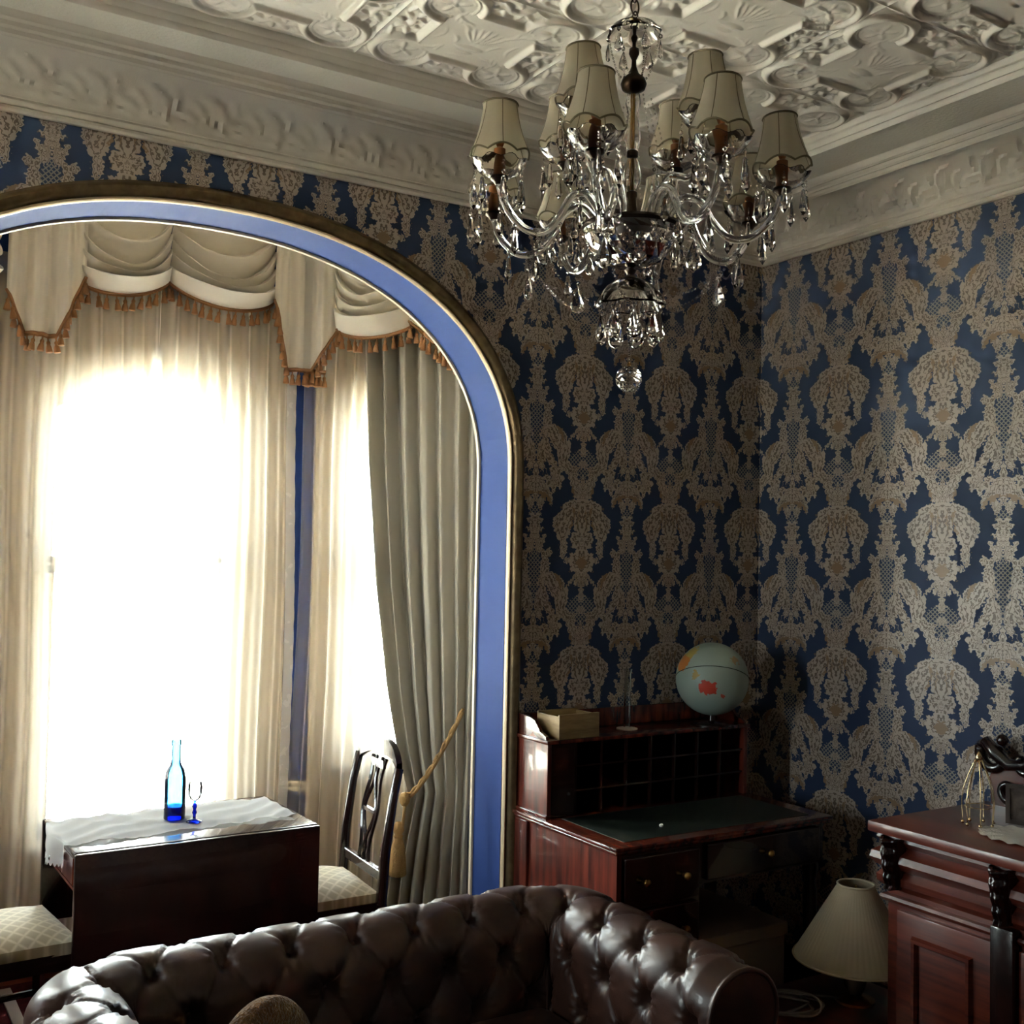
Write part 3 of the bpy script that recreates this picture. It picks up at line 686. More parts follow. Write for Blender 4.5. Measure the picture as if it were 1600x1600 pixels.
m = MB(); pts = [(kx-.01*t/8, ky-.004, kz-.02-.012*t) for t in range(8)]; m.tube(pts, .006, 6); m.build('cord', ROPE, tb)
tx, ty, tz = cantP(.568, .262, .56)
m = MB(); m.lathe([(0, .020), (.012, .018), (.020, .004), (.022, -.016), (.014, -.030), (.019, -.036), (.016, -.042)], 16, (tx, ty, tz)); m.build('tassel_head', ROPE, tb, smooth=True)
m = MB(); m.lathe([(.014, -.040), (.024, -.075), (.029, -.12), (.033, -.185), (.030, -.19), (0, -.188)], 28, (tx, ty, tz), lobes=(14, .06)); m.build('tassel_skirt', ROPE, tb, smooth=True)

# pelmet swags and tails with a tasselled fringe
tas = MB(); tas.lathe([(0, .0), (.0018, -.002), (.0018, -.012), (.0045, -.015), (.0052, -.020), (.0040, -.024), (.0062, -.030), (.0085, -.046), (.0075, -.049), (0, -.048)], 9)
tas_mesh = tas.mesh('tassel', TASSEL, smooth=True)
def fringe(root, pts, spacing=.033):
    pts = [Vector(p) for p in pts]
    MB().tube(pts, .0065, 6).build('fringe_cord', TASSEL, root, smooth=True)
    # band of short threads
    P = np.array([[tuple(p), tuple(p-Vector((0, 0, .012)))] for p in pts]); MB().grid(P).build('fringe_band', TASSEL, root)
    acc = 0.0; nxt = spacing*.5
    for a, b in zip(pts, pts[1:]):
        L = (b-a).length
        while nxt <= acc+L and L > 0:
            p = a+(b-a)*((nxt-acc)/L); link('tassel', tas_mesh, root, (p.x, p.y, p.z-.006), rot=(rnd.uniform(-.15, .15), rnd.uniform(-.15, .15), 0), scale=(1.5, 1.5, 1.2)); nxt += spacing
        acc += L
def swag(root, place, u0, u1, zt, zl, zr, zdip, off, folds=5):
    """festoon: cloth gathered at both upper corners, falling in curved folds to the lower edge"""
    nu, nv = 64, 96; rows = []; low = []
    for i in range(nu+1):
        t = i/nu; u = u0+(u1-u0)*t; sag = (4*t*(1-t))**.8; row = []
        lift = abs(2*t-1)**2.2
        for j in range(nv+1):
            v = j/nv
            ze = zl+(zr-zl)*t-((zl+zr)/2-zdip)*sag            # lower edge
            dip = (1-v)*0.20*sag                              # upper folds sag as well
            zz = zt+(ze-zt)*v-dip*math.sin(PI*v)*1.1
            k = folds*v+.5*(t-.5)*(1-v)*math.sin(4*v+3*u0); fr_ = k-math.floor(k)
            ridge = (1-fr_)**.7*min(1.0, fr_*7)                # sharp lip, soft underside
            w_ = .015+.135*ridge*(.30+.70*sag)+.05*sag*v
            row.append(place(u, off+w_, zz))
        rows.append(row); low.append(row[-1])
    MB().grid(np.array(rows)).build('swag', CLOTH, root, smooth=True)
    return low
def jabot(root, place, u0, u1, zt, zl, ul, ur, zb, zr, off, pleats=3.5):
    """tail: lower edge falls from (u0, zl) to (ul, zb), runs to (ur, zb) and rises to (u1, zr)"""
    nu, nv = 70, 24; rows = []; low = []
    for i in range(nu+1):
        t = i/nu; u = u0+(u1-u0)*t
        if u < ul: e = zl+(zb-zl)*((u-u0)/(ul-u0) if ul > u0 else 1)
        elif u > ur: e = zb+(zr-zb)*((u-ur)/(u1-ur) if u1 > ur else 1)
        else: e = zb
        w_ = .085+.016*math.sin(2*PI*pleats*t+.4)+.007*math.sin(2*PI*pleats*2.3*t)
        row = [place(u, off+w_*(1-.15*(j/nv)), zt+(e-zt)*j/nv) for j in range(nv+1)]
        rows.append(row); low.append(row[-1])
    MB().grid(np.array(rows)).build('jabot', CLOTH, root, smooth=True)
    return low
v1 = empty('swag_pelmet', (0, 0, 0), 0, 'cream swagged pelmet with brown tassels over the large rear window', 'pelmet')
fringe(v1, swag(v1, rearP, -2.45, -2.112, 2.98, 2.628, 2.672, 2.592, .17)); fringe(v1, swag(v1, rearP, -2.112, -1.69, 2.98, 2.672, 2.648, 2.590, .17))
fringe(v1, jabot(v1, rearP, -2.70, -2.43, 2.98, 2.55, -2.635, -2.525, 2.405, 2.635, .165, 3))
def cornerP(u, off, z):      # tail that turns the corner between rear and slanting wall
    if u < -1.48: return rearP(u, off, z)
    s = u+1.48; a = Vector(rearP(-1.48, off, z)); k = off*(math.sqrt(2)-1)*1.0
    q = Vector(cantP(s+off*.414, off, z)); return (q.x, q.y, q.z)
fringe(v1, jabot(v1, cornerP, -1.705, -1.315, 2.98, 2.648, -1.640, -1.44, 2.375, 2.56, .165, 4))
v2 = empty('swag_pelmet', (0, 0, 0), 0, 'cream swagged pelmet with brown tassels above the tied drape', 'pelmet')
fringe(v2, swag(v2, cantP, .235, .570, 2.98, 2.545, 2.556, 2.500, .20))
fringe(v2, jabot(v2, cantP, .560, .860, 2.98, 2.560, .80, .86, 2.370, 2.37, .175, 4))
v3 = empty('swag_pelmet', (0, 0, 0), 0, 'cream pelmet with brown tassels at the far left edge of the bay', 'pelmet')
fringe(v3, swag(v3, cantLP, .20, .570, 2.98, 2.545, 2.556, 2.500, .20))
fringe(v3, jabot(v3, cantLP, .560, .860, 2.98, 2.560, .80, .86, 2.370, 2.37, .175, 4))
# ------------------------------------------------------------------ deep-buttoned sofa
def chesterfield():
    root = empty('chesterfield_sofa', (-2.055, -.665, 0), 0, 'brown leather deep-buttoned sofa with rolled arms, in the foreground', 'sofa')
    HX, DY, RC = .645, .70, .10
    # centre line of the roll, from the front of the right arm round the back to the front of the left arm
    path = []; n = 12
    path += [(HX, -DY+(DY-RC)*i/60) for i in range(60)]
    path += [(HX-RC+RC*math.cos(a), -RC+RC*math.sin(a)) for a in [PI/2*i/n for i in range(n)]]
    path += [(HX-RC-(2*HX-2*RC)*i/110, 0) for i in range(110)]
    path += [(-HX+RC-RC*math.sin(a), -RC+RC*math.cos(a)) for a in [PI/2*i/n for i in range(n)]]
    path += [(-HX, -RC-(DY-RC)*i/60) for i in range(61)]
    path = np.array(path); seg = np.hypot(*np.diff(path, axis=0).T); S = np.concatenate([[0], np.cumsum(seg)])
    NS = 420; s = np.linspace(0, S[-1], NS); px = np.interp(s, S, path[:, 0]); py = np.interp(s, S, path[:, 1])
    tx, ty = np.gradient(px, s), np.gradient(py, s); L = np.hypot(tx, ty); tx, ty = tx/L, ty/L
    ox, oy = ty, -tx                      # outward, away from the seat
    # cross-section (o = outward, z), from the seat up, over the roll and down the outside
    R = .105; cz = .580; co = .035; sec = []
    for k in range(36): v = k/36; sec.append((-.095+.025*v+.005*math.sin(PI*v), .30+(cz-.30-.01)*v))
    for k in range(64): a = PI-(PI*1.42)*k/63; sec.append((co+R*math.cos(a), cz+R*math.sin(a)))
    e = sec[-1]
    for k in range(1, 12): v = k/11; sec.append((e[0]+.006*v, e[1]+(.10-e[1])*v))
    sec = np.array(sec); ds = np.hypot(*np.diff(sec, axis=0).T); T = np.concatenate([[0], np.cumsum(ds)])
    NT = 150; t = np.linspace(0, T[-1], NT); so = np.interp(t, T, sec[:, 0]); sz = np.interp(t, T, sec[:, 1])
    do, dz = np.gradient(so, t), np.gradient(sz, t); l = np.hypot(do, dz); no, nz = -dz/l, do/l     # normal pointing to the seat / up / outside
    # diamond buttoning
    A_, B_ = .168, .118; t_crest = T[36]+R*PI*.30
    s_mid = S[-1]/2
    al = (s[:, None]-s_mid)/A_-(t[None, :]-t_crest)/(2*B_); be = (s[:, None]-s_mid)/A_+(t[None, :]-t_crest)/(2*B_)
    sa, sb = np.abs(np.sin(PI*al)), np.abs(np.sin(PI*be))
    puff = .22*(sa*sb)**.30+.78*(1-np.exp(-(sa**2+sb**2)/.20))
    crease = np.minimum(sa, sb); puff = puff-.07*np.exp(-(crease/.06)**2)
    tmask = np.clip((t-.02)/.06, 0, 1)*np.clip((T[36]+R*PI*1.02-t)/.07, 0, 1)
    edge = np.clip(s/.05, 0, 1)*np.clip((S[-1]-s)/.05, 0, 1)
    mask = tmask[None, :]*edge[:, None]
    Hh = .046; h = (puff*Hh)*mask+(.030)*(1-mask)
    # radiating gathers by each button
    bi, bj = np.round(al), np.round(be); dal, dbe = al-bi, be-bj; rr = np.hypot((dal+dbe)*A_/2, (dbe-dal)*B_)
    ang = np.arctan2((dbe-dal)*B_, (dal+dbe)*A_/2); h += mask*.0034*np.sin(ang*11)*np.exp(-((rr-.030)/.018)**2)
    h -= .03
    O = so[None, :]+no[None, :]*h; Z = sz[None, :]+nz[None, :]*h
    X = px[:, None]+ox[:, None]*O; Y = py[:, None]+oy[:, None]*O
    P = np.stack([X, Y, Z], -1)
    up_ = MB().grid(P).build('buttoned_upholstery', LEATHER, root, smooth=True)
    # buttons
    bm_ = MB(); bm_.lathe([(.0115, -.004), (.0105, .002), (.006, .0055), (0, .0065)], 12); bmesh_ = bm_.mesh('button', LEATHER, smooth=True)
    for i in range(-12, 13):
        for j in range(-5, 6):
            sv = s_mid+(i+(j % 2)*.5)*A_; tv = t_crest+j*B_
            if not (.07 < sv < S[-1]-.07 and .05 < tv < T[36]+R*PI*.98): continue
            a = int(np.argmin(np.abs(s-sv))); b = int(np.argmin(np.abs(t-tv)))
            nrm = Vector((ox[a]*no[b], oy[a]*no[b], nz[b])); p = Vector(P[a, b])
            link('button', bmesh_, up_, p+nrm*.001, rot=nrm.to_track_quat('Z', 'Y').to_euler())
    # arm fronts: scroll facing with piping
    for sx in (1, -1):
        prof = [(o_, z_) for o_, z_ in zip(so, sz)][::3]
        poly = [(o_, z_) for o_, z_ in prof]
        f = lambda yy: (lambda a, b: (sx*(HX+a), yy, b))
        fp = MB().prism(poly, f(-DY+.006), f(-DY-.016)).build('arm_front', LEATHER, root)
        MB().tube([(sx*(HX+a), -DY-.014, b) for a, b in poly[8:]], .007, 6).build('piping', LEATHER, fp, smooth=True)
    m = MB()
    m.box(-HX+.08, HX-.08, -DY+.005, -DY+.06, .10, .30, .012); m.build('front_rail', LEATHER, root)
    for k in (0, 1):
        x0 = -HX+.095+k*(HX-.095); m = MB(); m.box(x0+.004, x0+HX-.099, -DY+.005, -.085, .29, .425, .04); m.build('seat_cushion', LEATHER, root, smooth=40)
    m = MB(); m.box(-HX+.06, HX-.06, -DY+.06, -.05, .10, .29); m.build('seat_deck', LEATHER, root)
    ft = MB(); ft.lathe([(.022, 0), (.032, .02), (.036, .045), (.028, .075), (.034, .085), (.034, .105)], 18); fm = ft.mesh('foot', DARKWOOD, smooth=True)
    for fx in (-HX+.0, HX-.0):
        for fy in (-DY+.05, .05): link('foot', fm, root, (fx, fy, 0))
    return root
chesterfield()
# plush cushion standing on the seat, mostly below the frame
PLUSH = mat('mustard_plush', (150, 106, 58), 0.95, sheen=0.5, bump=(160, 1.0, 0.012), var=(40, (122, 82, 44)))
cu = empty('plush_cushion', (-2.345, -.845, .425), math.radians(20), 'fuzzy mustard rounded cushion with black and cream edging, on the sofa seat', 'cushion')
m = MB(); rows = []
for i in range(41):
    a = PI*i/40; row = []
    for j in range(16):
        b = 2*PI*j/16; rr = .105+.035*math.cos(b); row.append((rr*math.cos(a)*1.12, .035*math.sin(b), rr*math.sin(a)*1.42))
    rows.append(row)
m.grid(np.array(rows), closed_v=True).build('plush_rim', PLUSH, cu, smooth=True)
m = MB(); pts = [(.078*math.cos(PI*i/24), -.030, .092*math.sin(PI*i/24)) for i in range(25)]; m.tube(pts, .010, 8).build('black_band', DARK, cu, smooth=True)
m = MB(); m.lathe([(0, .016), (.05, .010), (.070, -.004), (.066, -.018), (0, -.02)], 24); o = m.build('cream_centre', SHEETWHITE, cu, smooth=True); o.location = (0, -.012, .0); o.rotation_euler = (PI/2, 0, 0); o.scale = (1, 1, 1)
o.location = (0, -.012, .068); o.scale = (.9, .9, 1)
# ------------------------------------------------------------------ drop-leaf table in the bay
tbl = empty('drop_leaf_table', (-2.185, .425, 0), math.radians(1.0), 'dark drop-leaf table with both leaves hanging, standing in the bay', 'table')
TL, TW = .385, .235          # half length (x), half width (y)
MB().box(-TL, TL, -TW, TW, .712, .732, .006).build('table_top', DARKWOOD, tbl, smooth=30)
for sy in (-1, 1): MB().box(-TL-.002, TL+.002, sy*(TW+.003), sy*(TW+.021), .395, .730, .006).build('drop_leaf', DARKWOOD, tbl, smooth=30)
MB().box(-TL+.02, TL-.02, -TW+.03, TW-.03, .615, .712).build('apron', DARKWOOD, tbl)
dr = MB().box(-TL+.006, -TL+.022, -TW+.045, TW-.045, .622, .706, .004).build('drawer_front', MAHOG, tbl)
kn = MB(); kn.lathe([(.006, 0), (.006, .012), (.013, .018), (.015, .026), (.009, .032), (0, .033)], 14); kn.build('knob', DARKWOOD, dr, smooth=True, loc=(-TL+.006, 0, .664), rot=(0, -PI/2, 0))
MB().box(-TL+.01, TL-.01, -TW+.02, TW-.02, .606, .616, .002).build('bead_moulding', MAHOG, tbl)
p_ = MB(); p_.lathe([(.085, .07), (.10, .085), (.10, .105), (.055, .125), (.038, .17), (.044, .24), (.078, .30), (.082, .33), (.060, .365), (.034, .42), (.036, .50), (.055, .56), (.065, .606)], 28)
p_.build('pedestal', DARKWOOD, tbl, smooth=40)
for k in range(4):
    a = k*PI/2+PI/4; f = MB(); pts = [(.06*math.cos(a), .06*math.sin(a), .12), (.14*math.cos(a), .14*math.sin(a), .135), (.22*math.cos(a), .22*math.sin(a), .095), (.28*math.cos(a), .28*math.sin(a), .035), (.315*math.cos(a), .315*math.sin(a), .016)]
    f.tube(pts, [.034, .032, .026, .020, .016], 10).build('pedestal_foot', DARKWOOD, tbl, smooth=True)
# lace runner over the table, hanging at the left end
ln = empty('lace_runner', (-2.185, .425, 0), math.radians(1.0), 'creased white lace runner draped along the dark table', 'table runner')
nx, ny = 110, 46; rows = []; r5 = random.Random(5)
for i in range(nx+1):
    s = -.475+.83*i/nx; row = []
    for j in range(ny+1):
        v = j/ny; scal = .010*abs(math.sin(i*.55))
        y0, y1 = -.135-scal+.02*math.sin(s*5), .165+scal+.02*math.sin(s*4+1)
        y = y0+(y1-y0)*v
        wr = .0035*(1+math.sin(38*s+9*y+2*math.sin(11*y+7*s)))+.0022*(1+math.sin(61*y-23*s+3*math.sin(9*s)))
        if s < -TL-.006:
            over = -TL-.006-s; drop = over*(.75+.55*abs(math.sin(3.3*(y+.10))))
            row.append((-TL-.012-.010*math.sin(26*y+1)-.004, y*1.0, .738+wr*.5-drop))
        else: row.append((s, y, .735+wr))
    rows.append(row)
m = MB().grid(np.array(rows)).build('lace_cloth', LACE, ln, smooth=True)
# scalloped, dark-edged lace border where it hangs
m = MB(); ed = []
for j in range(ny+1):
    x, y, z = rows[0][j]; ed.append([(x-.002, y, z+.006), (x-.003, y, z-.010-.012*abs(math.sin(j*.7)))])
m.grid(np.array(ed)).build('lace_edging', LACE, ln)
# bottle and goblet
bt = empty('blue_bottle', (-2.208, .425, .742), 0, 'tall slim aqua blue glass bottle on the lace runner', 'bottle')
prof = [(.030, .0), (.0345, .004), (.0345, .135), (.031, .160), (.020, .178), (.0155, .195), (.0145, .240), (.0175, .246), (.0175, .258), (.0145, .262)]
b_ = MB(); b_.lathe(prof, 26, cap=False); b_.build('bottle_wall', AQUA, bt, smooth=40)
b_ = MB(); b_.lathe([(0, .003), (.033, .003), (.033, .045), (0, .045)], 26); b_.build('thick_base', COBALT, bt, smooth=40)
gb = empty('blue_goblet', (-2.160, .362, .742), 0, 'small blue stemmed glass beside the aqua bottle', 'glass')
b_ = MB(); b_.lathe([(.026, 0), (.024, .004), (.006, .010), (.0045, .022), (.008, .030), (.0045, .040), (.008, .050), (.005, .060), (.006, .068)], 20); b_.build('stem', COBALT, gb, smooth=True)
b_ = MB(); b_.lathe([(.006, .068), (.016, .074), (.022, .090), (.0235, .112), (.021, .128)], 20, cap=False); b_.build('bowl', PALEGLASS, gb, smooth=True)

# ------------------------------------------------------------------ dining chairs
def chair(label, loc, rz):
    """local: seat faces -y, back at +y"""
    t = empty('dining_chair', loc, rz, label, 'chair', 'dining chairs at the drop-leaf table')
    seat = MB(); n = 20; rows = []
    def outline(k, g):
        fwd, wb, wf = .41, .180, .205
        y = .19-fwd*k; w = (wb+(wf-wb)*k)*g; return w, y
    for i in range(n+1):
        k = i/n; row = []
        for j in range(n+1):
            v = j/n*2-1; w, y = outline(k, 1)
            h = .455+.045*(1-abs(v)**3.0)*(1-abs(2*k-1)**3.0)**.7
            row.append((w*v, y, h))
        rows.append(row)
    seat.grid(np.array(rows)); b0 = len(seat.v)
    rim = [rows[0][j] for j in range(n+1)]+[rows[i][n] for i in range(1, n+1)]+[rows[n][j] for j in range(n-1, -1, -1)]+[rows[i][0] for i in range(n-1, 0, -1)]
    P = np.array([[(x, y, .455), (x*1.01, y, .42)] for x, y, z in rim]); seat.grid(P, closed_u=True)
    seat.build('seat', CREAMSEAT, t, smooth=50)
    fr_ = MB(); fr_.box(-.205, .205, -.232, -.205, .375, .425, .005); fr_.box(-.205, .205, .175, .20, .375, .425, .005)
    for sx in (-1, 1):
        fr_.add([(sx*.205, -.22, .375), (sx*.18, -.22, .375), (sx*.165, .19, .375), (sx*.19, .19, .375), (sx*.205, -.22, .425), (sx*.18, -.22, .425), (sx*.165, .19, .425), (sx*.19, .19, .425)],
                [(0, 1, 2, 3), (7, 6, 5, 4), (0, 4, 5, 1), (1, 5, 6, 2), (2, 6, 7, 3), (3, 7, 4, 0)])
    fr_.build('seat_rail', DARKWOOD, t)
    for sx in (-1, 1):
        l = MB(); l.tube([(sx*.19, -.212, .40), (sx*.188, -.212, .2), (sx*.185, -.212, 0)], [.021, .018, .014], 4).build('front_leg', DARKWOOD, t)
        # back post: rear leg and stile in one curve
        pts = [(sx*.185, .235, 0), (sx*.188, .205, .2), (sx*.19, .195, .42), (sx*.192, .205, .60), (sx*.194, .230, .78), (sx*.188, .252, .88)]
        l = MB(); l.tube(pts, [.016, .018, .020, .018, .016, .016], 6).build('back_post', DARKWOOD, t, smooth=True)
    pts = []
    for i in range(17):
        a = i/16; x = -.188+.376*a; e_ = (1-abs(2*a-1)**2.6); pts.append((x, .252+.012*e_+.010*math.sin(PI*a), .88+.060*e_))
    r = MB(); P = np.array([[(x, y-.010, z-.020-.022*(1-abs(x)/.19)), (x, y-.010, z+.018), (x, y+.012, z+.018), (x, y+.012, z-.020-.022*(1-abs(x)/.19))] for x, y, z in pts])
    r.grid(P, closed_v=True).build('top_rail', DARKWOOD, t, smooth=40)
    s_ = MB(); s_.box(-.17, .17, .192, .212, .492, .530, .004).build('lower_back_rail', DARKWOOD, t)
    # pierced splat: interlaced bars
    sp = MB()
    def yy(z): return .20+.055*((z-.50)/.38)**1.4
    for x0, x1, amp, ph in ((-.048, -.062, .012, 0), (.048, .062, .012, PI), (-.020, -.030, .026, 0), (.020, .030, .026, PI)):
        pts = []
        for i in range(21):
            a = i/20; z = .515+.375*a; pts.append((x0+(x1-x0)*a+amp*math.sin(PI*3*a+ph), yy(z), z))
        sp.tube(pts, .0072, 6)
    sp.box(-.05, .05, yy(.70)-.006, yy(.70)+.006, .695, .709); sp.box(-.058, .058, yy(.86)-.006, yy(.86)+.006, .855, .885)
    sp.build('pierced_splat', DARKWOOD, t, smooth=40)
    MB().box(-.19, .19, -.012, .006, .16, .185, .003).build('stretcher', DARKWOOD, t)
    for sx in (-1, 1): MB().tube([(sx*.188, -.212, .18), (sx*.188, .205, .18)], .011, 6).build('side_stretcher', DARKWOOD, t)
    return t
chair('dark wooden dining chair with an arched pierced back, beside the cream drape', (-1.725, .430, 0), math.radians(-90-3))
chair('dining chair of which only the cream diamond-patterned seat shows, left of the table', (-2.77, .42, 0), math.radians(90+6))
# ------------------------------------------------------------------ writing desk with pigeonholes
LEATHERTOP = mat('dark_green_desk_leather', (28, 36, 28), 0.5, bump=(300, 0.2, 0.001))
dk = empty('writing_desk', (-1.155, 0, 0), 0, 'dark mahogany writing desk with a pigeonhole back, standing against the papered wall', 'desk')
DW, DD = .90, .60        # local x 0..DW, y 0..-DD
MB().box(-.012, DW+.012, -DD-.012, -.022, .736, .748, .004).build('under_moulding', MAHOG, dk)
MB().box(-.020, DW+.020, -DD-.020, -.022, .748, .762, .005).build('desk_top', MAHOG, dk, smooth=40)
MB().box(.05, DW-.05, -DD+.03, -.23, .762, .7635).build('leather_inset', LEATHERTOP, dk)
m = MB(); m.box(0, .018, -DD, -.025, .06, .736); m.build('side_panel', MAHOG_V, dk)
m = MB(); m.box(-.010, .004, -.110, -.030, .06, .736, .003); m.build('back_stile', MAHOG_V, dk)
m = MB(); m.box(-.004, .020, -DD-.004, -.02, .0, .07, .003); m.build('plinth', MAHOG, dk)
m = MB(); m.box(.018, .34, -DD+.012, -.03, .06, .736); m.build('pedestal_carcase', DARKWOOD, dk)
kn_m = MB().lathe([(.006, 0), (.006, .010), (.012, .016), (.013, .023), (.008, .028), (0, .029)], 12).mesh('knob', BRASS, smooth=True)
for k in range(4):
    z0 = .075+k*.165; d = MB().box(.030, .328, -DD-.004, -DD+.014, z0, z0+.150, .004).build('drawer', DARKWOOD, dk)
    for xx in (.10, .26): link('knob', kn_m, d, (xx, -DD-.004, z0+.075), rot=(PI/2, 0, 0))
m = MB(); m.box(.34, DW, -DD+.012, -DD+.030, .60, .736); m.box(DW-.018, DW, -DD+.03, -.03, .60, .736); m.build('apron', DARKWOOD, dk)
d = MB().box(.36, DW-.03, -DD-.004, -DD+.012, .612, .726, .004).build('drawer', DARKWOOD, dk); link('knob', kn_m, d, (.62, -DD-.004, .67), rot=(PI/2, 0, 0))
for yy in (-DD+.035, -.06):
    l = MB(); l.lathe([(.012, 0), (.016, .02), (.013, .05), (.020, .09), (.022, .30), (.026, .50), (.018, .54), (.028, .57), (.028, .60)], 16); l.build('turned_leg', DARKWOOD, dk, smooth=40, loc=(DW-.035, yy, 0))
# pigeonhole back
HZ0, HZ1, HD = .762, 1.008, .215
m = MB(); m.box(.0, .016, -HD, -.022, HZ0, HZ1, .002); m.build('hutch_side', MAHOG_V, dk)
m = MB(); m.box(DW-.016, DW, -HD, -.022, HZ0, HZ1, .002); m.build('hutch_side', MAHOG_V, dk)
MB().box(-.008, .012, -HD-.006, -.022, HZ0, HZ0+.012, .003).build('hutch_base_bead', MAHOG, dk)
MB().box(-.008, DW+.008, -HD-.008, -.022, HZ1, HZ1+.014, .004).build('hutch_top', MAHOG, dk, smooth=40)
MB().box(0.0, DW, -.030, -.022, HZ0, HZ1).build('hutch_back', DARKWOOD, dk)
for sx in (.0, DW-.012):
    prof = [(-.024, .014), (-.024, .082), (-.105, .076), (-.130, .070), (-.150, .052), (-.165, .036), (-.185, .030), (-.200, .024), (-.205, .014)]
    MB().prism(prof, lambda a, b: (sx, a, HZ1+b), lambda a, b: (sx+.012, a, HZ1+b)).build('gallery_end', MAHOG, dk)
MB().box(.012, DW-.012, -.034, -.024, HZ1+.014, HZ1+.080, .003).build('gallery_back', MAHOG, dk)
for k in range(1, 8):
    x = .016+(DW-.032)*k/8; MB().box(x-.003, x+.003, -HD+.012, -.03, HZ0, HZ1).build('pigeonhole_divider', DARKWOOD, dk)
for k in (1, 2): MB().box(.016, DW-.016, -HD+.010, -.03, HZ0+k*.082-.003, HZ0+k*.082+.003).build('pigeonhole_shelf', DARKWOOD, dk)
MB().box(.016, .115, -HD+.004, -HD+.014, HZ0+.002, HZ1, .002).build('hutch_door', DARKWOOD, dk)
# things on the desk
bx = empty('wooden_box', (-1.03, -.150, HZ1+.014), math.radians(2), 'small tan open-topped wooden box on the desk gallery', 'box')
TAN = wood('pale_box_wood', (128, 102, 66), (164, 136, 92), 0.55, 0.0, 10, (1, 1, 5))
MB().box(-.085, .085, -.065, .065, 0, .004).build('bottom', TAN, bx)
for y0 in (-.065, .057): MB().box(-.085, .085, y0, y0+.008, .004, .082, .001).build('side', TAN, bx)
for x0 in (-.085, .077): MB().box(x0, x0+.008, -.057, .057, .004, .076, .001).build('end', TAN, bx)
cs = empty('glass_candlestick', (-.755, -.125, HZ1+.014), 0, 'thin clear glass column on a pale round foot, on the desk', 'candlestick')
MB().lathe([(.0, 0), (.038, 0), (.038, .003), (.014, .007), (0, .007)], 24).build('foot', mat('frosted_glass_foot', (196, 190, 178), 0.3), cs, smooth=40)
MB().lathe([(.012, .007), (.009, .02), (.013, .03), (.012, .20), (.017, .215)], 18, cap=False).build('column', PALEGLASS, cs, smooth=40)
# globe
def globe_mat():
    m = bpy.data.materials.new('globe_map'); m.use_nodes = True; nt = m.node_tree; N = nt.nodes; L = nt.links; b = N['Principled BSDF']; b.inputs['Roughness'].default_value = .4
    tc = N.new('ShaderNodeTexCoord')
    nrm = N.new('ShaderNodeVectorMath'); nrm.operation = 'NORMALIZE'; L.new(tc.outputs['Object'], nrm.inputs[0])
    nz_ = N.new('ShaderNodeTexNoise'); nz_.inputs['Scale'].default_value = 9; nz_.inputs['Detail'].default_value = 3; L.new(nrm.outputs[0], nz_.inputs['Vector'])
    col = None
    def mixc(f, a, c):
        n = N.new('ShaderNodeMix'); n.data_type = 'RGBA'; L.new(f, n.inputs['Factor']); ins = [i for i in n.inputs if i.type == 'RGBA']
        (L.new(a, ins[0]) if not isinstance(a, tuple) else setattr(ins[0], 'default_value', (*a, 1))); ins[1].default_value = (*c, 1); return [o for o in n.outputs if o.type == 'RGBA'][0]
    col = lin((168, 184, 172))
    for d, rad, amp, c in GLOBE_LAND:
        dv = Vector(d).normalized(); dt = N.new('ShaderNodeVectorMath'); dt.operation = 'DISTANCE'; L.new(nrm.outputs[0], dt.inputs[0]); dt.inputs[1].default_value = dv
        a = N.new('ShaderNodeMath'); a.operation = 'MULTIPLY_ADD'; L.new(nz_.outputs['Fac'], a.inputs[0]); a.inputs[1].default_value = amp; L.new(dt.outputs['Value'], a.inputs[2])
        l = N.new('ShaderNodeMath'); l.operation = 'LESS_THAN'; L.new(a.outputs[0], l.inputs[0]); l.inputs[1].default_value = rad+amp*.5
        col = mixc(l.outputs[0], col, lin(c))
    if isinstance(col, tuple): b.inputs['Base Color'].default_value = (*col, 1)
    else: L.new(col, b.inputs['Base Color'])
    return m
GL = Vector((-.405, -.182, 1.192)); GR = .134
vdir = (CAM-GL).normalized(); gr_ = Vector((0, 0, 1)).cross(vdir).normalized(); gu = vdir.cross(gr_)
def gd(a, b): return tuple(vdir*math.sqrt(max(0, 1-a*a-b*b))+gr_*a+gu*b)
GLOBE_LAND = [(gd(-.20, -.24), .16, .35, (204, 74, 58)), (gd(-.04, -.26), .17, .35, (204, 74, 58)), (gd(-.78, .46), .30, .4, (206, 128, 62)), (gd(-.55, .72), .22, .5, (196, 176, 96)), (gd(.6, .55), .12, .5, (178, 150, 110)), (gd(.28, -.45), .05, .2, (204, 90, 70)), (gd(-.45, .10), .10, .5, (190, 160, 90))]
gl = empty('world_globe', (GL.x, GL.y, HZ1+.014), 0, 'pale world globe showing a red continent, on the desk', 'globe')
gm = globe_mat(); zc = GL.z-HZ1-.014
s_ = MB(); s_.lathe([(GR*math.sin(PI*k/32), -GR*math.cos(PI*k/32)) for k in range(33)], 48, cap=False)
s_.build('sphere', gm, gl, smooth=True, loc=(0, 0, zc))
eq = MB(); pts = []
for k in range(64):
    a = 2*PI*k/64; v = gr_*math.cos(a)+ (gu*.34+vdir*.94).normalized()*math.sin(a); pts.append(tuple(v*(GR+.0005)))
eq.tube(pts, .0012, 5, closed=True).build('equator_seam', DARK, gl, loc=(0, 0, zc))
MB().lathe([(.0, 0), (.075, 0), (.075, .006), (.05, .012), (.012, .016), (.010, zc-GR+.004), (0, zc-GR+.004)], 28).build('stand', DARKWOOD, gl, smooth=40)
tag(MB().lathe([(0, 0), (.006, .001), (.0075, .006), (.004, .011), (0, .012)], 12).build('porcelain_knob', SHEETWHITE, smooth=True, loc=(-.88, -.475, .7636)), 'tiny white knob lying on the dark desk top', 'knob')
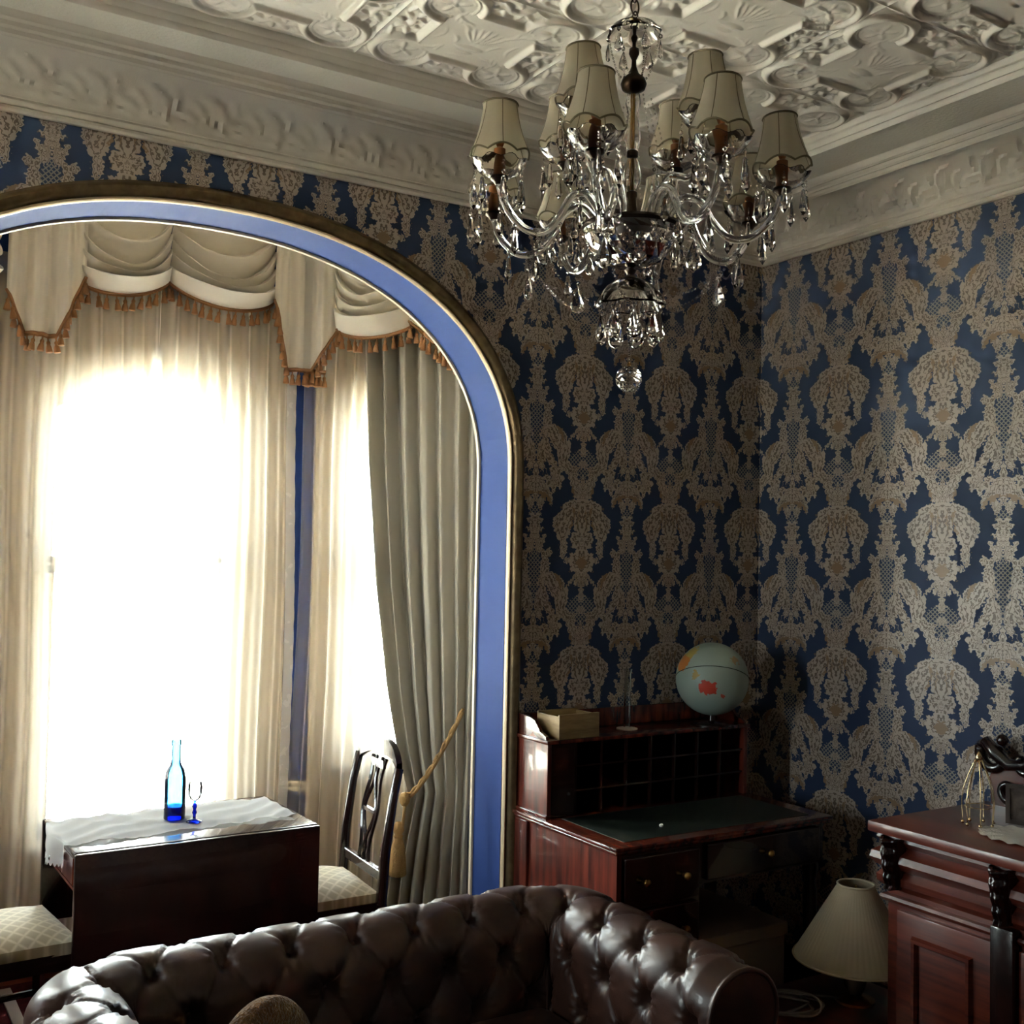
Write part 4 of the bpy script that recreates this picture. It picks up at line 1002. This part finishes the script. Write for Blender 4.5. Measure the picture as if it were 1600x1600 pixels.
# pale box under the desk
pb = empty('storage_box', (-.50, -.30, 0), 0, 'pale beige box pushed under the dark desk', 'box')
BEIGE = mat('beige_card', (128, 104, 84), 0.8, bump=(60, .2, .002))
MB().box(-.24, .16, -.20, .24, .0, .34, .006).build('carton', BEIGE, pb); MB().box(-.248, .168, -.208, .248, .34, .385, .006).build('lid', BEIGE, pb)
# ------------------------------------------------------------------ sideboard against the right wall
sb = empty('sideboard', (0, -1.08, 0), 0, 'carved mahogany sideboard with scrolled back, against the right papered wall', 'sideboard')
SD, SL, SZ = .55, 1.55, .88         # depth (-x), length (-y), height
MB().box(-SD-.035, -.022, -SL, .02, SZ-.032, SZ, .006).build('sideboard_top', SIDEWOOD, sb, smooth=40)
def ybox(name, x0, x1, y0, y1, z0, z1, m, c=.004, parent=None): return MB().box(x0, x1, y0, y1, z0, z1, c).build(name, m, parent or sb, smooth=40)
ybox('carcase', -SD+.03, -.022, -SL+.02, -.005, .08, SZ-.03, SIDEWOOD)
# bolection frieze: three swelling mouldings on the front, mitred back along the end
prof = [(0, SZ-.032), (.020, SZ-.036), (.024, SZ-.052), (.012, SZ-.064), (.006, SZ-.070), (.014, SZ-.078), (.034, SZ-.092), (.038, SZ-.112), (.026, SZ-.130), (.008, SZ-.140), (.014, SZ-.148), (.024, SZ-.160), (.022, SZ-.180), (.004, SZ-.196), (-.004, SZ-.205)]
fr = [((-.03, -.005, 0), (0, 1, 0), (0, 0, 1)), ((-SD+.03, -.005, 0), (-1, 1, 0), (0, 0, 1)), ((-SD+.03, -SL+.02, 0), (-1, 0, 0), (0, 0, 1))]
MB().sweep([(a, b) for a, b in prof], fr).build('frieze_moulding', SIDEWOOD, sb, smooth=30)
prof2 = [(0, SZ-.215), (.014, SZ-.218), (.018, SZ-.226), (.010, SZ-.236), (0, SZ-.240)]
MB().sweep(prof2, fr).build('bead_moulding', SIDEWOOD, sb, smooth=30)
# carved corbels and pilasters on the front
cor = MB(); rows = []
for i in range(31):
    v = i/30; z = -.075-.15*v*1.0; dep = .034+.020*math.sin(PI*(1.2*v+.05))*(1-v)+.012*math.exp(-((v-.05)/.08)**2); row = []
    for j in range(17):
        t_ = j/16*2-1; lob = .008*math.cos(t_*PI*2.5+3*v)+.005*math.sin(v*26)*(1-abs(t_)); wd = .036*(1-.35*v)
        row.append((-(dep*(1-abs(t_)**2.2)**.7+lob*(1-abs(t_)**4)), wd*t_, z))
    rows.append(row)
cor.grid(np.array(rows)); cm = cor.mesh('corbel', CARVED, smooth=True)
for yy in (-.045, -.40, -.78, -1.16, -1.48): link('corbel', cm, sb, (-SD+.012, yy, SZ+.035))
for yy in (-.40, -.78, -1.16):
    ybox('pilaster', -SD-.004, -SD+.05, yy-.034, yy+.034, .08, SZ-.20, CARVED)
for k, (a, b) in enumerate(((-.05, -.36), (-.44, -.74), (-.82, -1.12), (-1.20, -1.50))):
    d = ybox('cupboard_door', -SD+.012, -SD+.032, b, a, .10, SZ-.25, SIDEWOOD)
    pn = MB(); w0, w1, z0, z1 = b+.055, a-.055, .16, SZ-.31
    pn.sweep([(0, 0), (.006, -.012), (.016, -.012), (.022, 0)], [((-SD+.012, w0, z0), (0, 1, 1), (1, 0, 0)), ((-SD+.012, w1, z0), (0, -1, 1), (1, 0, 0)), ((-SD+.012, w1, z1), (0, -1, -1), (1, 0, 0)), ((-SD+.012, w0, z1), (0, 1, -1), (1, 0, 0))], closed=True)
    pn.build('panel_moulding', SIDEWOOD, d, smooth=30)
ybox('plinth', -SD-.012, -.022, -SL, .006, 0, .085, SIDEWOOD)
# carved back board with scrolls
bb = MB(); out = [(-.02, 0), (-.015, .085), (-.03, .13), (-.07, .15), (-.12, .155), (-.30, .20), (-.55, .30), (-.78, .36), (-1.0, .30), (-1.22, .20), (-1.35, .155), (-1.40, .13), (-1.43, .085), (-1.43, 0)]
bb.prism(out, lambda a, b: (-.055, a, SZ+b), lambda a, b: (-.022, a, SZ+b)); bb.build('back_board', MAHOG, sb)
def scroll(c, r0, turns, sgn, w, a0=0.0):
    pts = []; rs = []
    for k in range(40):
        t_ = k/39; a = a0+sgn*2*PI*turns*t_; r = r0*(1-.82*t_); pts.append((-.060, c[0]+r*math.cos(a), SZ+c[1]+r*math.sin(a))); rs.append(w*(1-.45*t_))
    return pts, rs
for nm, args in (('scroll_carving', ((-.035, .155), .052, 1.15, -1, .020, PI*.15)), ('scroll_carving', ((-.085, .055), .042, 1.1, 1, .017, PI*.9)), ('scroll_carving', ((-.135, .150), .055, .9, 1, .017, PI*.6)), ('scroll_carving', ((-1.40, .150), .052, 1.2, 1, .020, PI*.85))):
    pts, rs = scroll(*args); MB().tube(pts, rs, 10).build(nm, CARVED, sb, smooth=True)
MB().tube([(-.060, .020, SZ+.185), (-.066, -.010, SZ+.195), (-.068, -.045, SZ+.165), (-.066, -.09, SZ+.135), (-.062, -.135, SZ+.140), (-.06, -.24, SZ+.185), (-.06, -.42, SZ+.245), (-.06, -.6, SZ+.325), (-.06, -.78, SZ+.375)], [.010, .020, .024, .020, .017, .018, .018, .018, .014], 10).build('crest_carving', CARVED, sb, smooth=True)
MB().lathe([(0, -.020), (.014, -.014), (.020, 0), (.014, .014), (0, .020)], 14).build('carved_bud', CARVED, sb, smooth=True, loc=(-.062, -.065, SZ+.208))
# things on it
wr = empty('wire_ornament', (-.345, -1.262, SZ), 0, 'thin gilt wire cage ornament with beaded ends on the sideboard', 'ornament')
GILT = mat('bright_gilt_wire', (232, 206, 160), 0.18, metal=1.0)
zt = .185
for k in range(7):
    a = 2*PI*k/7+.3; b_ = MB(); pts = []
    for i in range(15):
        t_ = i/14; r = .008+.036*math.sin(PI*min(1, t_*1.15)*.62)*1.05; pts.append((r*math.cos(a), r*math.sin(a), zt*(1-t_)+.006))
    b_.tube(pts, .0016, 6); e_ = pts[-1]; b_.lathe([(0, .006), (.005, .003), (.005, -.003), (0, -.006)], 8, e_); b_.build('wire', GILT, wr, smooth=True)
MB().lathe([(0, zt+.03), (.004, zt+.026), (.009, zt+.012), (.010, zt), (0, zt-.004)], 12).build('finial', GILT, wr, smooth=True)
ring = [(.038*math.cos(2*PI*k/24), .038*math.sin(2*PI*k/24), .055) for k in range(24)]; MB().tube(ring, .0014, 5, closed=True).build('ring', GILT, wr)
dl = MB(); rows = []
for i in range(73):
    a = 2*PI*i/72; sc_ = 1+.07*abs(math.sin(a*6)); rows.append([(.02*math.cos(a), .02*math.sin(a), .003), (.095*math.cos(a), .095*math.sin(a), .004+.002*math.sin(a*12)), (.125*sc_*math.cos(a), .125*sc_*math.sin(a), .003+.003*math.sin(a*17))])
dl.grid(np.array(rows)); dl.add([(.02*math.cos(2*PI*i/24), .02*math.sin(2*PI*i/24), .003) for i in range(24)], [tuple(range(24))])
doily = dl.build('lace_doily', mat('white_crochet', (222, 214, 202), 0.8, bump=(240, 1.0, .004)), None, smooth=True, loc=(-.355, -1.425, SZ+.001)); doily.scale = (.85, 1.05, 1)
tag(doily, 'white crochet doily at the right edge of the sideboard', 'doily')
pf = empty('photo_frame', (-.235, -1.335, SZ+.004), math.radians(-62), 'small clear-edged photo frame standing behind the doily', 'frame')
m = MB(); fo, fi = [(-.05, 0), (.05, 0), (.05, .115), (-.05, .115)], [(-.038, .012), (.038, .012), (.038, .103), (-.038, .103)]
m.grid(np.array([[(a[0], -.006, a[1]), (b[0], -.006, b[1]), (b[0], .006, b[1]), (a[0], .006, a[1])] for a, b in zip(fo, fi)]), closed_u=True, closed_v=True); m.build('frame_border', mat('pewter_frame', (120, 108, 102), .3, metal=.7), pf)
MB().box(-.038, .038, -.002, .003, .012, .103).build('picture', mat('faded_print', (120, 104, 96), .4, var=(30, (70, 58, 54))), pf)
MB().box(-.012, .012, .006, .035, 0, .07, .002).build('strut', DARK, pf)
# ------------------------------------------------------------------ low table, lamp and cable beside the sofa
lt = empty('low_table', (-.50, -.86, 0), 0, 'low polished red-brown table between the desk and the sideboard', 'table')
MB().box(-.31, .27, -.175, .215, .225, .250, .006).build('table_top', SIDEWOOD, lt, smooth=40)
MB().box(-.28, .24, -.15, .19, .175, .225).build('apron', DARKWOOD, lt)
for sx in (-.265, .225):
    for sy in (-.14, .18): MB().lathe([(.014, 0), (.018, .05), (.016, .12), (.022, .175)], 14).build('leg', DARKWOOD, lt, smooth=40, loc=(sx, sy, 0))
lp = empty('table_lamp', (-.405, -.865, .25), 0, 'table lamp with a wide cream cone shade, left of the sideboard', 'lamp')
SHADE = mat('cream_pleated_shade', (188, 172, 144), 0.8, sheen=.2)
def shade_cone(r0, r1, z0, z1, n=180):
    m = MB(); rows = []
    for i in range(n):
        a = 2*PI*i/n; row = []
        for k in range(8):
            t_ = k/7; r = (r0+(r1-r0)*t_)*(1+.006*math.cos(a*60)); row.append((r*math.cos(a), r*math.sin(a), z0+(z1-z0)*t_))
        rows.append(row)
    return m.grid(np.array(rows), closed_u=True)
sc_ = shade_cone(.190, .055, .135, .365).build('lamp_shade', SHADE, lp, smooth=True)
for nm, r, z in (('shade_rim', .191, .135), ('shade_rim', .056, .365)):
    MB().tube([(r*math.cos(2*PI*k/60), r*math.sin(2*PI*k/60), z) for k in range(60)], .004, 6, closed=True).build(nm, SHADE, sc_, smooth=True)
MB().lathe([(0, .0), (.062, 0), (.062, .008), (.035, .016), (.020, .024)], 24).build('lamp_foot', BRASS, lp, smooth=40)
MB().lathe([(.018, .020), (.030, .045), (.036, .072), (.028, .100), (.014, .115), (.020, .125), (.012, .140)], 20, lobes=(10, .07)).build('lamp_body', mat('silvered_glass', (150, 146, 138), .12, metal=.6), lp, smooth=True)
MB().lathe([(.010, .135), (.012, .21), (.016, .24), (.022, .27), (.014, .31), (0, .315)], 14).build('bulb_holder', BRASS, lp, smooth=True)
MB().lathe([(.003, .31), (.003, .36), (0, .365)], 8).build('shade_carrier', BRASS, lp)
r9 = random.Random(9); pts = []
for k in range(150):
    t_ = k/149; a = 2*PI*4.2*t_; pts.append((-.635+.085*(1+.25*math.sin(3.1*t_*PI))*math.cos(a)+.015*math.sin(a*2.3), -.80+.075*(1+.3*math.cos(2.3*t_*PI))*math.sin(a)+.02*math.cos(a*1.7), .257+.012*t_+.005*math.sin(a*1.6)))
pts += [(-.52+.02*i, -.80-.012*i, .268-.002*i) for i in range(1, 5)]
tag(MB().tube(pts, .0042, 6).build('electric_cable', mat('grey_flex', (128, 118, 110), .6), None, smooth=True), 'loosely coiled grey electric cable on the low table', 'cable')
# ------------------------------------------------------------------ crystal chandelier
AX = Vector((-1.695, -1.318)); tcam = (Vector((CAM.x, CAM.y))-AX).normalized(); rcam = Vector((-tcam.y, tcam.x))
if rcam.dot(Vector((rt.x, rt.y))) < 0: rcam = -rcam
ch = empty('chandelier', (AX.x, AX.y, 0), 0, 'crystal glass chandelier with many cream bell shades, hanging from the tin ceiling', 'chandelier')
SILK = bpy.data.materials.new('cream_silk_shade'); SILK.use_nodes = True
_n = SILK.node_tree.nodes; _l = SILK.node_tree.links; _b = _n['Principled BSDF']; _b.inputs['Base Color'].default_value = (*lin((200, 190, 170)), 1); _b.inputs['Roughness'].default_value = .7
_t = _n.new('ShaderNodeBsdfTranslucent'); _t.inputs['Color'].default_value = (*lin((206, 192, 162)), 1); _m = _n.new('ShaderNodeMixShader'); _m.inputs[0].default_value = .35
_l.new(_b.outputs[0], _m.inputs[1]); _l.new(_t.outputs[0], _m.inputs[2]); _l.new(_m.outputs[0], _n['Material Output'].inputs[0])
TRIM = mat('shade_braid', (122, 110, 88), .8)
def facet_lathe(prof, n, tw=0.0):
    m = MB(); vs = []; fs = []
    for j, (r, z) in enumerate(prof):
        for i in range(n):
            a = 2*PI*(i+tw*(j % 2))/n; vs.append((r*math.cos(a), r*math.sin(a), z))
    for j in range(len(prof)-1):
        for i in range(n):
            i2 = (i+1) % n; fs.append((j*n+i, j*n+i2, (j+1)*n+i2, (j+1)*n+i))
    m.add(vs, fs); return m
# icicle: little button bead, then a long faceted prism
ic = facet_lathe([(.0005, 0), (.0045, -.004), (.0045, -.007), (.0005, -.011)], 6)
ic.add(*(lambda q: (q.v, q.f))(facet_lathe([(.0005, -.013), (.0045, -.017), (.0078, -.046), (.0100, -.057), (.0004, -.072)], 6)))
icicle = ic.mesh('crystal_icicle', CRYSTAL)
# pendeloque: flat faceted pear on a small bead
def pear(L, W, D):
    m = facet_lathe([(.0005, 0), (.005, -.004), (.005, -.008), (.0005, -.012)], 6); k = len(m.v)
    prof = [(.04, 0), (.30, .16), (.62, .36), (.92, .60), (1.0, .74), (.80, .90), (.05, 1.0)]
    vs = []; fs = []; n = 8
    for j, (r, t) in enumerate(prof):
        for i in range(n):
            a = 2*PI*(i+.5)/n; vs.append((W*r*math.cos(a), D*(r**1.3)*math.sin(a), -.013-L*t))
    for j in range(len(prof)-1):
        for i in range(n): i2 = (i+1) % n; fs.append((j*n+i, j*n+i2, (j+1)*n+i2, (j+1)*n+i))
    m.add(vs, fs); return m
pear_m = pear(.066, .0195, .0100).mesh('crystal_pendant', CRYSTAL); pear_s = pear(.045, .012, .0065).mesh('crystal_pendant', CRYSTAL)
def beads(pts, r=.0034, gap=.0085):
    """one string of cut beads along a line"""
    m = MB(); pts = [Vector(p) for p in pts]; acc = 0.0; nxt = 0.0
    for a, b in zip(pts, pts[1:]):
        L = (b-a).length
        while nxt <= acc+L and L > 0:
            p = a+(b-a)*((nxt-acc)/L)
            m.add([(p.x+r, p.y, p.z), (p.x-r, p.y, p.z), (p.x, p.y+r, p.z), (p.x, p.y-r, p.z), (p.x, p.y, p.z+r), (p.x, p.y, p.z-r)], [(0, 2, 4), (2, 1, 4), (1, 3, 4), (3, 0, 4), (2, 0, 5), (1, 2, 5), (3, 1, 5), (0, 3, 5)]); nxt += gap
        acc += L
    return m
def catenary(a, b, sag, n=24):
    a, b = Vector(a), Vector(b); return [a+(b-a)*(k/n)-Vector((0, 0, sag*4*(k/n)*(1-k/n))) for k in range(n+1)]
# column
link_m = MB().tube([(.011*math.cos(2*PI*k/20), 0, .019*math.sin(2*PI*k/20)) for k in range(20)], .0022, 6, closed=True).mesh('chain_link', BRONZE, smooth=True)
MB().lathe([(.055, 3.022), (.050, 3.010), (.030, 2.998), (.010, 2.988), (.004, 2.982), (0, 2.980)], 24).build('ceiling_cup', BRASS, ch, smooth=40)
for k in range(4): link('chain_link', link_m, ch, (0, 0, 2.964-.030*k), rot=(0, 0, PI/2*(k % 2)))
MB().lathe([(.0, 2.860), (.006, 2.862), (.004, 2.84), (.008, 2.832), (.004, 2.82), (.005, 2.800), (.011, 2.806), (.012, 2.795), (.005, 2.780), (.006, 2.765), (.012, 2.748), (.026, 2.736), (.030, 2.724), (.026, 2.712), (.012, 2.704), (.006, 2.70)], 24).build('brass_finial', BRONZE, ch, smooth=True)
MB().lathe([(.0035, 2.71), (.0035, 2.40)], 10).build('centre_rod', BRASS, ch)
MB().lathe([(.013, 2.704), (.017, 2.68), (.011, 2.655), (.014, 2.63), (.018, 2.60), (.012, 2.572)], 16, cap=False, lobes=(8, .06)).build('glass_column', GLASSARM, ch, smooth=30)
MB().lathe([(.004, 2.574), (.013, 2.568), (.013, 2.556), (.004, 2.55)], 18).build('brass_collar', BRONZE, ch, smooth=40)
MB().lathe([(.010, 2.552), (.016, 2.535), (.020, 2.51), (.016, 2.49), (.009, 2.478)], 16, cap=False, lobes=(8, .06)).build('glass_column', GLASSARM, ch, smooth=30)
MB().lathe([(.004, 2.478), (.012, 2.474), (.012, 2.464), (.010, 2.46), (.013, 2.43), (.020, 2.408), (.030, 2.400), (.108, 2.398), (.112, 2.392), (.110, 2.384), (0, 2.384)], 36).build('arm_plate', BRONZE, ch, smooth=40)
bw = facet_lathe([(.108, 2.384), (.106, 2.368), (.092, 2.340), (.068, 2.316), (.036, 2.303), (.004, 2.300)], 20, .5); bw.build('cut_glass_bowl', CRYSTAL, ch)
MB().lathe([(.006, 2.302), (.014, 2.294), (.008, 2.284), (.016, 2.278), (.004, 2.272)], 16).build('brass_boss', BRONZE, ch, smooth=40)
dm = MB(); rows = []
for k, (r, z) in enumerate([(.012, 2.276), (.034, 2.270), (.056, 2.255), (.070, 2.234), (.078, 2.214), (.074, 2.210), (.064, 2.230), (.048, 2.248), (.020, 2.262), (.006, 2.264)]):
    rows.append([(r*(1+(.07*(k in (3, 4, 5)))*math.cos(8*2*PI*i/48))*math.cos(2*PI*i/48), r*(1+(.07*(k in (3, 4, 5)))*math.cos(8*2*PI*i/48))*math.sin(2*PI*i/48), z) for i in range(48)])
dm.grid(np.array(rows), closed_v=True).build('lower_dish', CRYSTAL, ch, smooth=30)
cm_ = MB(); rows = []
for k, (r, z) in enumerate([(.010, 2.862), (.030, 2.866), (.050, 2.858), (.062, 2.842), (.058, 2.838), (.046, 2.852), (.028, 2.860), (.008, 2.856)]):
    rows.append([(r*(1+(.06*(k in (3, 4)))*math.cos(6*2*PI*i/36))*math.cos(2*PI*i/36), r*(1+(.06*(k in (3, 4)))*math.cos(6*2*PI*i/36))*math.sin(2*PI*i/36), z) for i in range(36)])
cm_.grid(np.array(rows), closed_v=True).build('crown_dish', CRYSTAL, ch, smooth=30)
for k in range(6):
    a = 2*PI*k/6+.3; o = link('crystal_pendant', pear_s, ch, (.060*math.cos(a), .060*math.sin(a), 2.838), rot=(0, 0, a+PI/2))
    beads(catenary((.058*math.cos(a), .058*math.sin(a), 2.836), (.022*math.cos(a+.5), .022*math.sin(a+.5), 2.738), .03)).build('bead_string', CRYSTAL, ch)
for k in range(9):
    a = 2*PI*k/9; link('crystal_pendant', pear_m, ch, (.070*math.cos(a), .070*math.sin(a), 2.206), rot=(0, 0, a+PI/2))
for k in range(5):
    a = 2*PI*k/5+.4; link('crystal_pendant', pear_s, ch, (.034*math.cos(a), .034*math.sin(a), 2.192), rot=(0, 0, a+PI/2))
    beads([(.034*math.cos(a), .034*math.sin(a), 2.236), (.034*math.cos(a), .034*math.sin(a), 2.192)]).build('bead_string', CRYSTAL, ch)
beads([(0, 0, 2.262), (0, 0, 2.082)], .0048, .0105).build('bead_string', CRYSTAL, ch)
bl = facet_lathe([(.03*math.sin(PI*k/12)+.0004, -.03*math.cos(PI*k/12)) for k in range(13)], 16, .5); bl.build('crystal_ball', CRYSTAL, ch, loc=(0, 0, 2.046))
MB().lathe([(.0, .040), (.004, .036), (.006, .030), (0, .026)], 8).build('ball_cap', BRASS, ch, loc=(0, 0, 2.046))
# shade, bobeche and candle shared by all arms
def shade_mesh():
    m = MB(); n = 72; prof = [(.0365, .105), (.0372, .098), (.040, .080), (.0455, .055), (.053, .030), (.060, .012), (.0645, .000)]; rows = []
    for i in range(n):
        a = 2*PI*i/n; sc = abs(math.cos(3*a)); row = []
        for r, z in prof:
            f = (.105-z)/.105; rr = r*(1-.035*(1-sc)*f); row.append((rr*math.cos(a), rr*math.sin(a), z-.011*(1-sc)*f**2+.004))
        rows.append(row)
    m.mi = 0; m.grid(np.array(rows), closed_u=True); m.mi = 1
    m.tube([r[-1] for r in rows], .0022, 6, closed=True); m.tube([r[0] for r in rows], .0024, 6, closed=True)
    for k in range(6): m.tube([rows[int(n*k/6)][j] for j in range(len(prof))], .0009, 4)
    return m.mesh('lamp_shade', [SILK, TRIM], smooth=50)
shade_m = shade_mesh()
bo = MB(); rows = []
for k, (r, z) in enumerate([(.008, .000), (.024, .002), (.042, .010), (.056, .026), (.059, .033), (.056, .033), (.040, .014), (.022, .006), (.006, .005)]):
    q = k in (3, 4, 5); rows.append([(r*(1+.06*q*math.cos(8*2*PI*i/48))*math.cos(2*PI*i/48), r*(1+.06*q*math.cos(8*2*PI*i/48))*math.sin(2*PI*i/48), z+.003*q*math.cos(8*2*PI*i/48)) for i in range(48)])
bob_m = bo.grid(np.array(rows), closed_v=True).mesh('bobeche', CRYSTAL, smooth=30)
can_m = MB().lathe([(.0, .004), (.0125, .004), (.0125, .062), (.009, .064), (.006, .066), (.013, .085), (.011, .098), (0, .105)], 16).mesh('candle_sleeve', CANDLE, smooth=40)
cup_m = MB().lathe([(.008, -.016), (.012, -.010), (.020, -.004), (.020, .002), (.013, .004)], 18).mesh('candle_cup', BRONZE, smooth=40)
def spline(pts, n=40):
    pts = [Vector(p) for p in pts]; P = [pts[0]]+pts+[pts[-1]]; out = []
    for i in range(len(pts)-1):
        p0, p1, p2, p3 = P[i], P[i+1], P[i+2], P[i+3]
        for k in range(n//(len(pts)-1)):
            t = k/(n//(len(pts)-1)); out.append(.5*((2*p1)+(p2-p0)*t+(2*p0-5*p1+4*p2-p3)*t*t+(3*p1-p0-3*p2+p3)*t**3))
    return out+[pts[-1]]
# arm in the x-z plane of its own frame, swung round the column
arm_lo = MB().tube(spline([(.082, 0, 2.396), (.092, 0, 2.425), (.122, 0, 2.452), (.158, 0, 2.438), (.186, 0, 2.390), (.222, 0, 2.352), (.270, 0, 2.350), (.312, 0, 2.385), (.332, 0, 2.430), (.335, 0, 2.452)], 54), .0088, 10).mesh('glass_arm', GLASSARM, smooth=True)
arm_up = MB().tube(spline([(.060, 0, 2.396), (.070, 0, 2.44), (.095, 0, 2.49), (.120, 0, 2.488), (.150, 0, 2.480), (.176, 0, 2.510), (.188, 0, 2.55), (.190, 0, 2.576)], 42), .0082, 10).mesh('glass_arm', GLASSARM, smooth=True)
rc = random.Random(11)
def add_arm(theta, mesh, r, z, n_ic):
    d = tcam*math.cos(theta)+rcam*math.sin(theta); az = math.atan2(d.y, d.x)
    arm = link('glass_arm', mesh, ch, (0, 0, 0), rot=(0, 0, az))
    link('candle_cup', cup_m, arm, (r, 0, z)); link('bobeche', bob_m, arm, (r, 0, z)); link('candle_sleeve', can_m, arm, (r, 0, z))
    link('lamp_shade', shade_m, arm, (r, 0, z+.050), rot=(rc.uniform(-.05, .05), rc.uniform(-.05, .05), rc.uniform(0, 1)))
    for k in range(n_ic):
        a = 2*PI*k/n_ic+.4; q = Vector((r+.054*math.cos(a), .054*math.sin(a), z+.020)); L = .018
        link('crystal_icicle', icicle, arm, q-Vector((0, 0, L)), rot=(0, 0, rc.uniform(0, 3)))
        beads([q, q-Vector((0, 0, L))], .0026, .006).build('bead_string', CRYSTAL, arm)
    return arm, az
lo = []
for k in range(8):
    th = math.radians(-13+45*k); arm, az = add_arm(th, arm_lo, .335, 2.452, 7); lo.append(az)
    low = (.245, 0, 2.338)
    link('crystal_pendant', pear_m, arm, (.245, 0, 2.318), rot=(0, 0, PI/2)); beads([(.245, 0, 2.345), (.245, 0, 2.318)], .003, .007).build('bead_string', CRYSTAL, arm)
    link('crystal_icicle', icicle, arm, (.135, 0, 2.440)); link('crystal_pendant', pear_s, arm, (.185, 0, 2.380), rot=(0, 0, PI/2)); link('crystal_icicle', icicle, arm, (.295, 0, 2.360))
    beads(catenary((.245, 0, 2.336), (.072*math.cos(.2), .072*math.sin(.2), 2.212), .045), .0034, .0088).build('bead_string', CRYSTAL, arm)
for k in range(4): add_arm(math.radians(-33+90*k), arm_up, .190, 2.578, 6)
for k in range(8):       # festoons from arm to arm
    a0, a1 = lo[k], lo[(k+1) % 8]
    A0 = Vector((.245*math.cos(a0), .245*math.sin(a0), 2.336)); A1 = Vector((.245*math.cos(a1), .245*math.sin(a1), 2.336))
    beads(catenary(A0, A1, .05), .0034, .0088).build('bead_string', CRYSTAL, ch)
    B0 = Vector((.106*math.cos(a0), .106*math.sin(a0), 2.384)); B1 = Vector((.106*math.cos(a1), .106*math.sin(a1), 2.384))
    beads(catenary(B0, B1, .035), .0032, .0085).build('bead_string', CRYSTAL, ch)
    beads(catenary((.028*math.cos(a0), .028*math.sin(a0), 2.730), (.11*math.cos(a0), .11*math.sin(a0), 2.392), -.02)[4:], .003, .012).build('bead_string', CRYSTAL, ch)
# ------------------------------------------------------------------ outdoors
GRASS = mat('pale_sunlit_ground', (214, 207, 194), 0.9, var=(3, (200, 194, 178)))
struct(MB().box(-30, 30, 1.5, 40, -.5, -.3).box(-30, XL-.25, -25, 1.5, -.5, -.3).build('ground', GRASS), 'sunlit pale ground outside the windows')
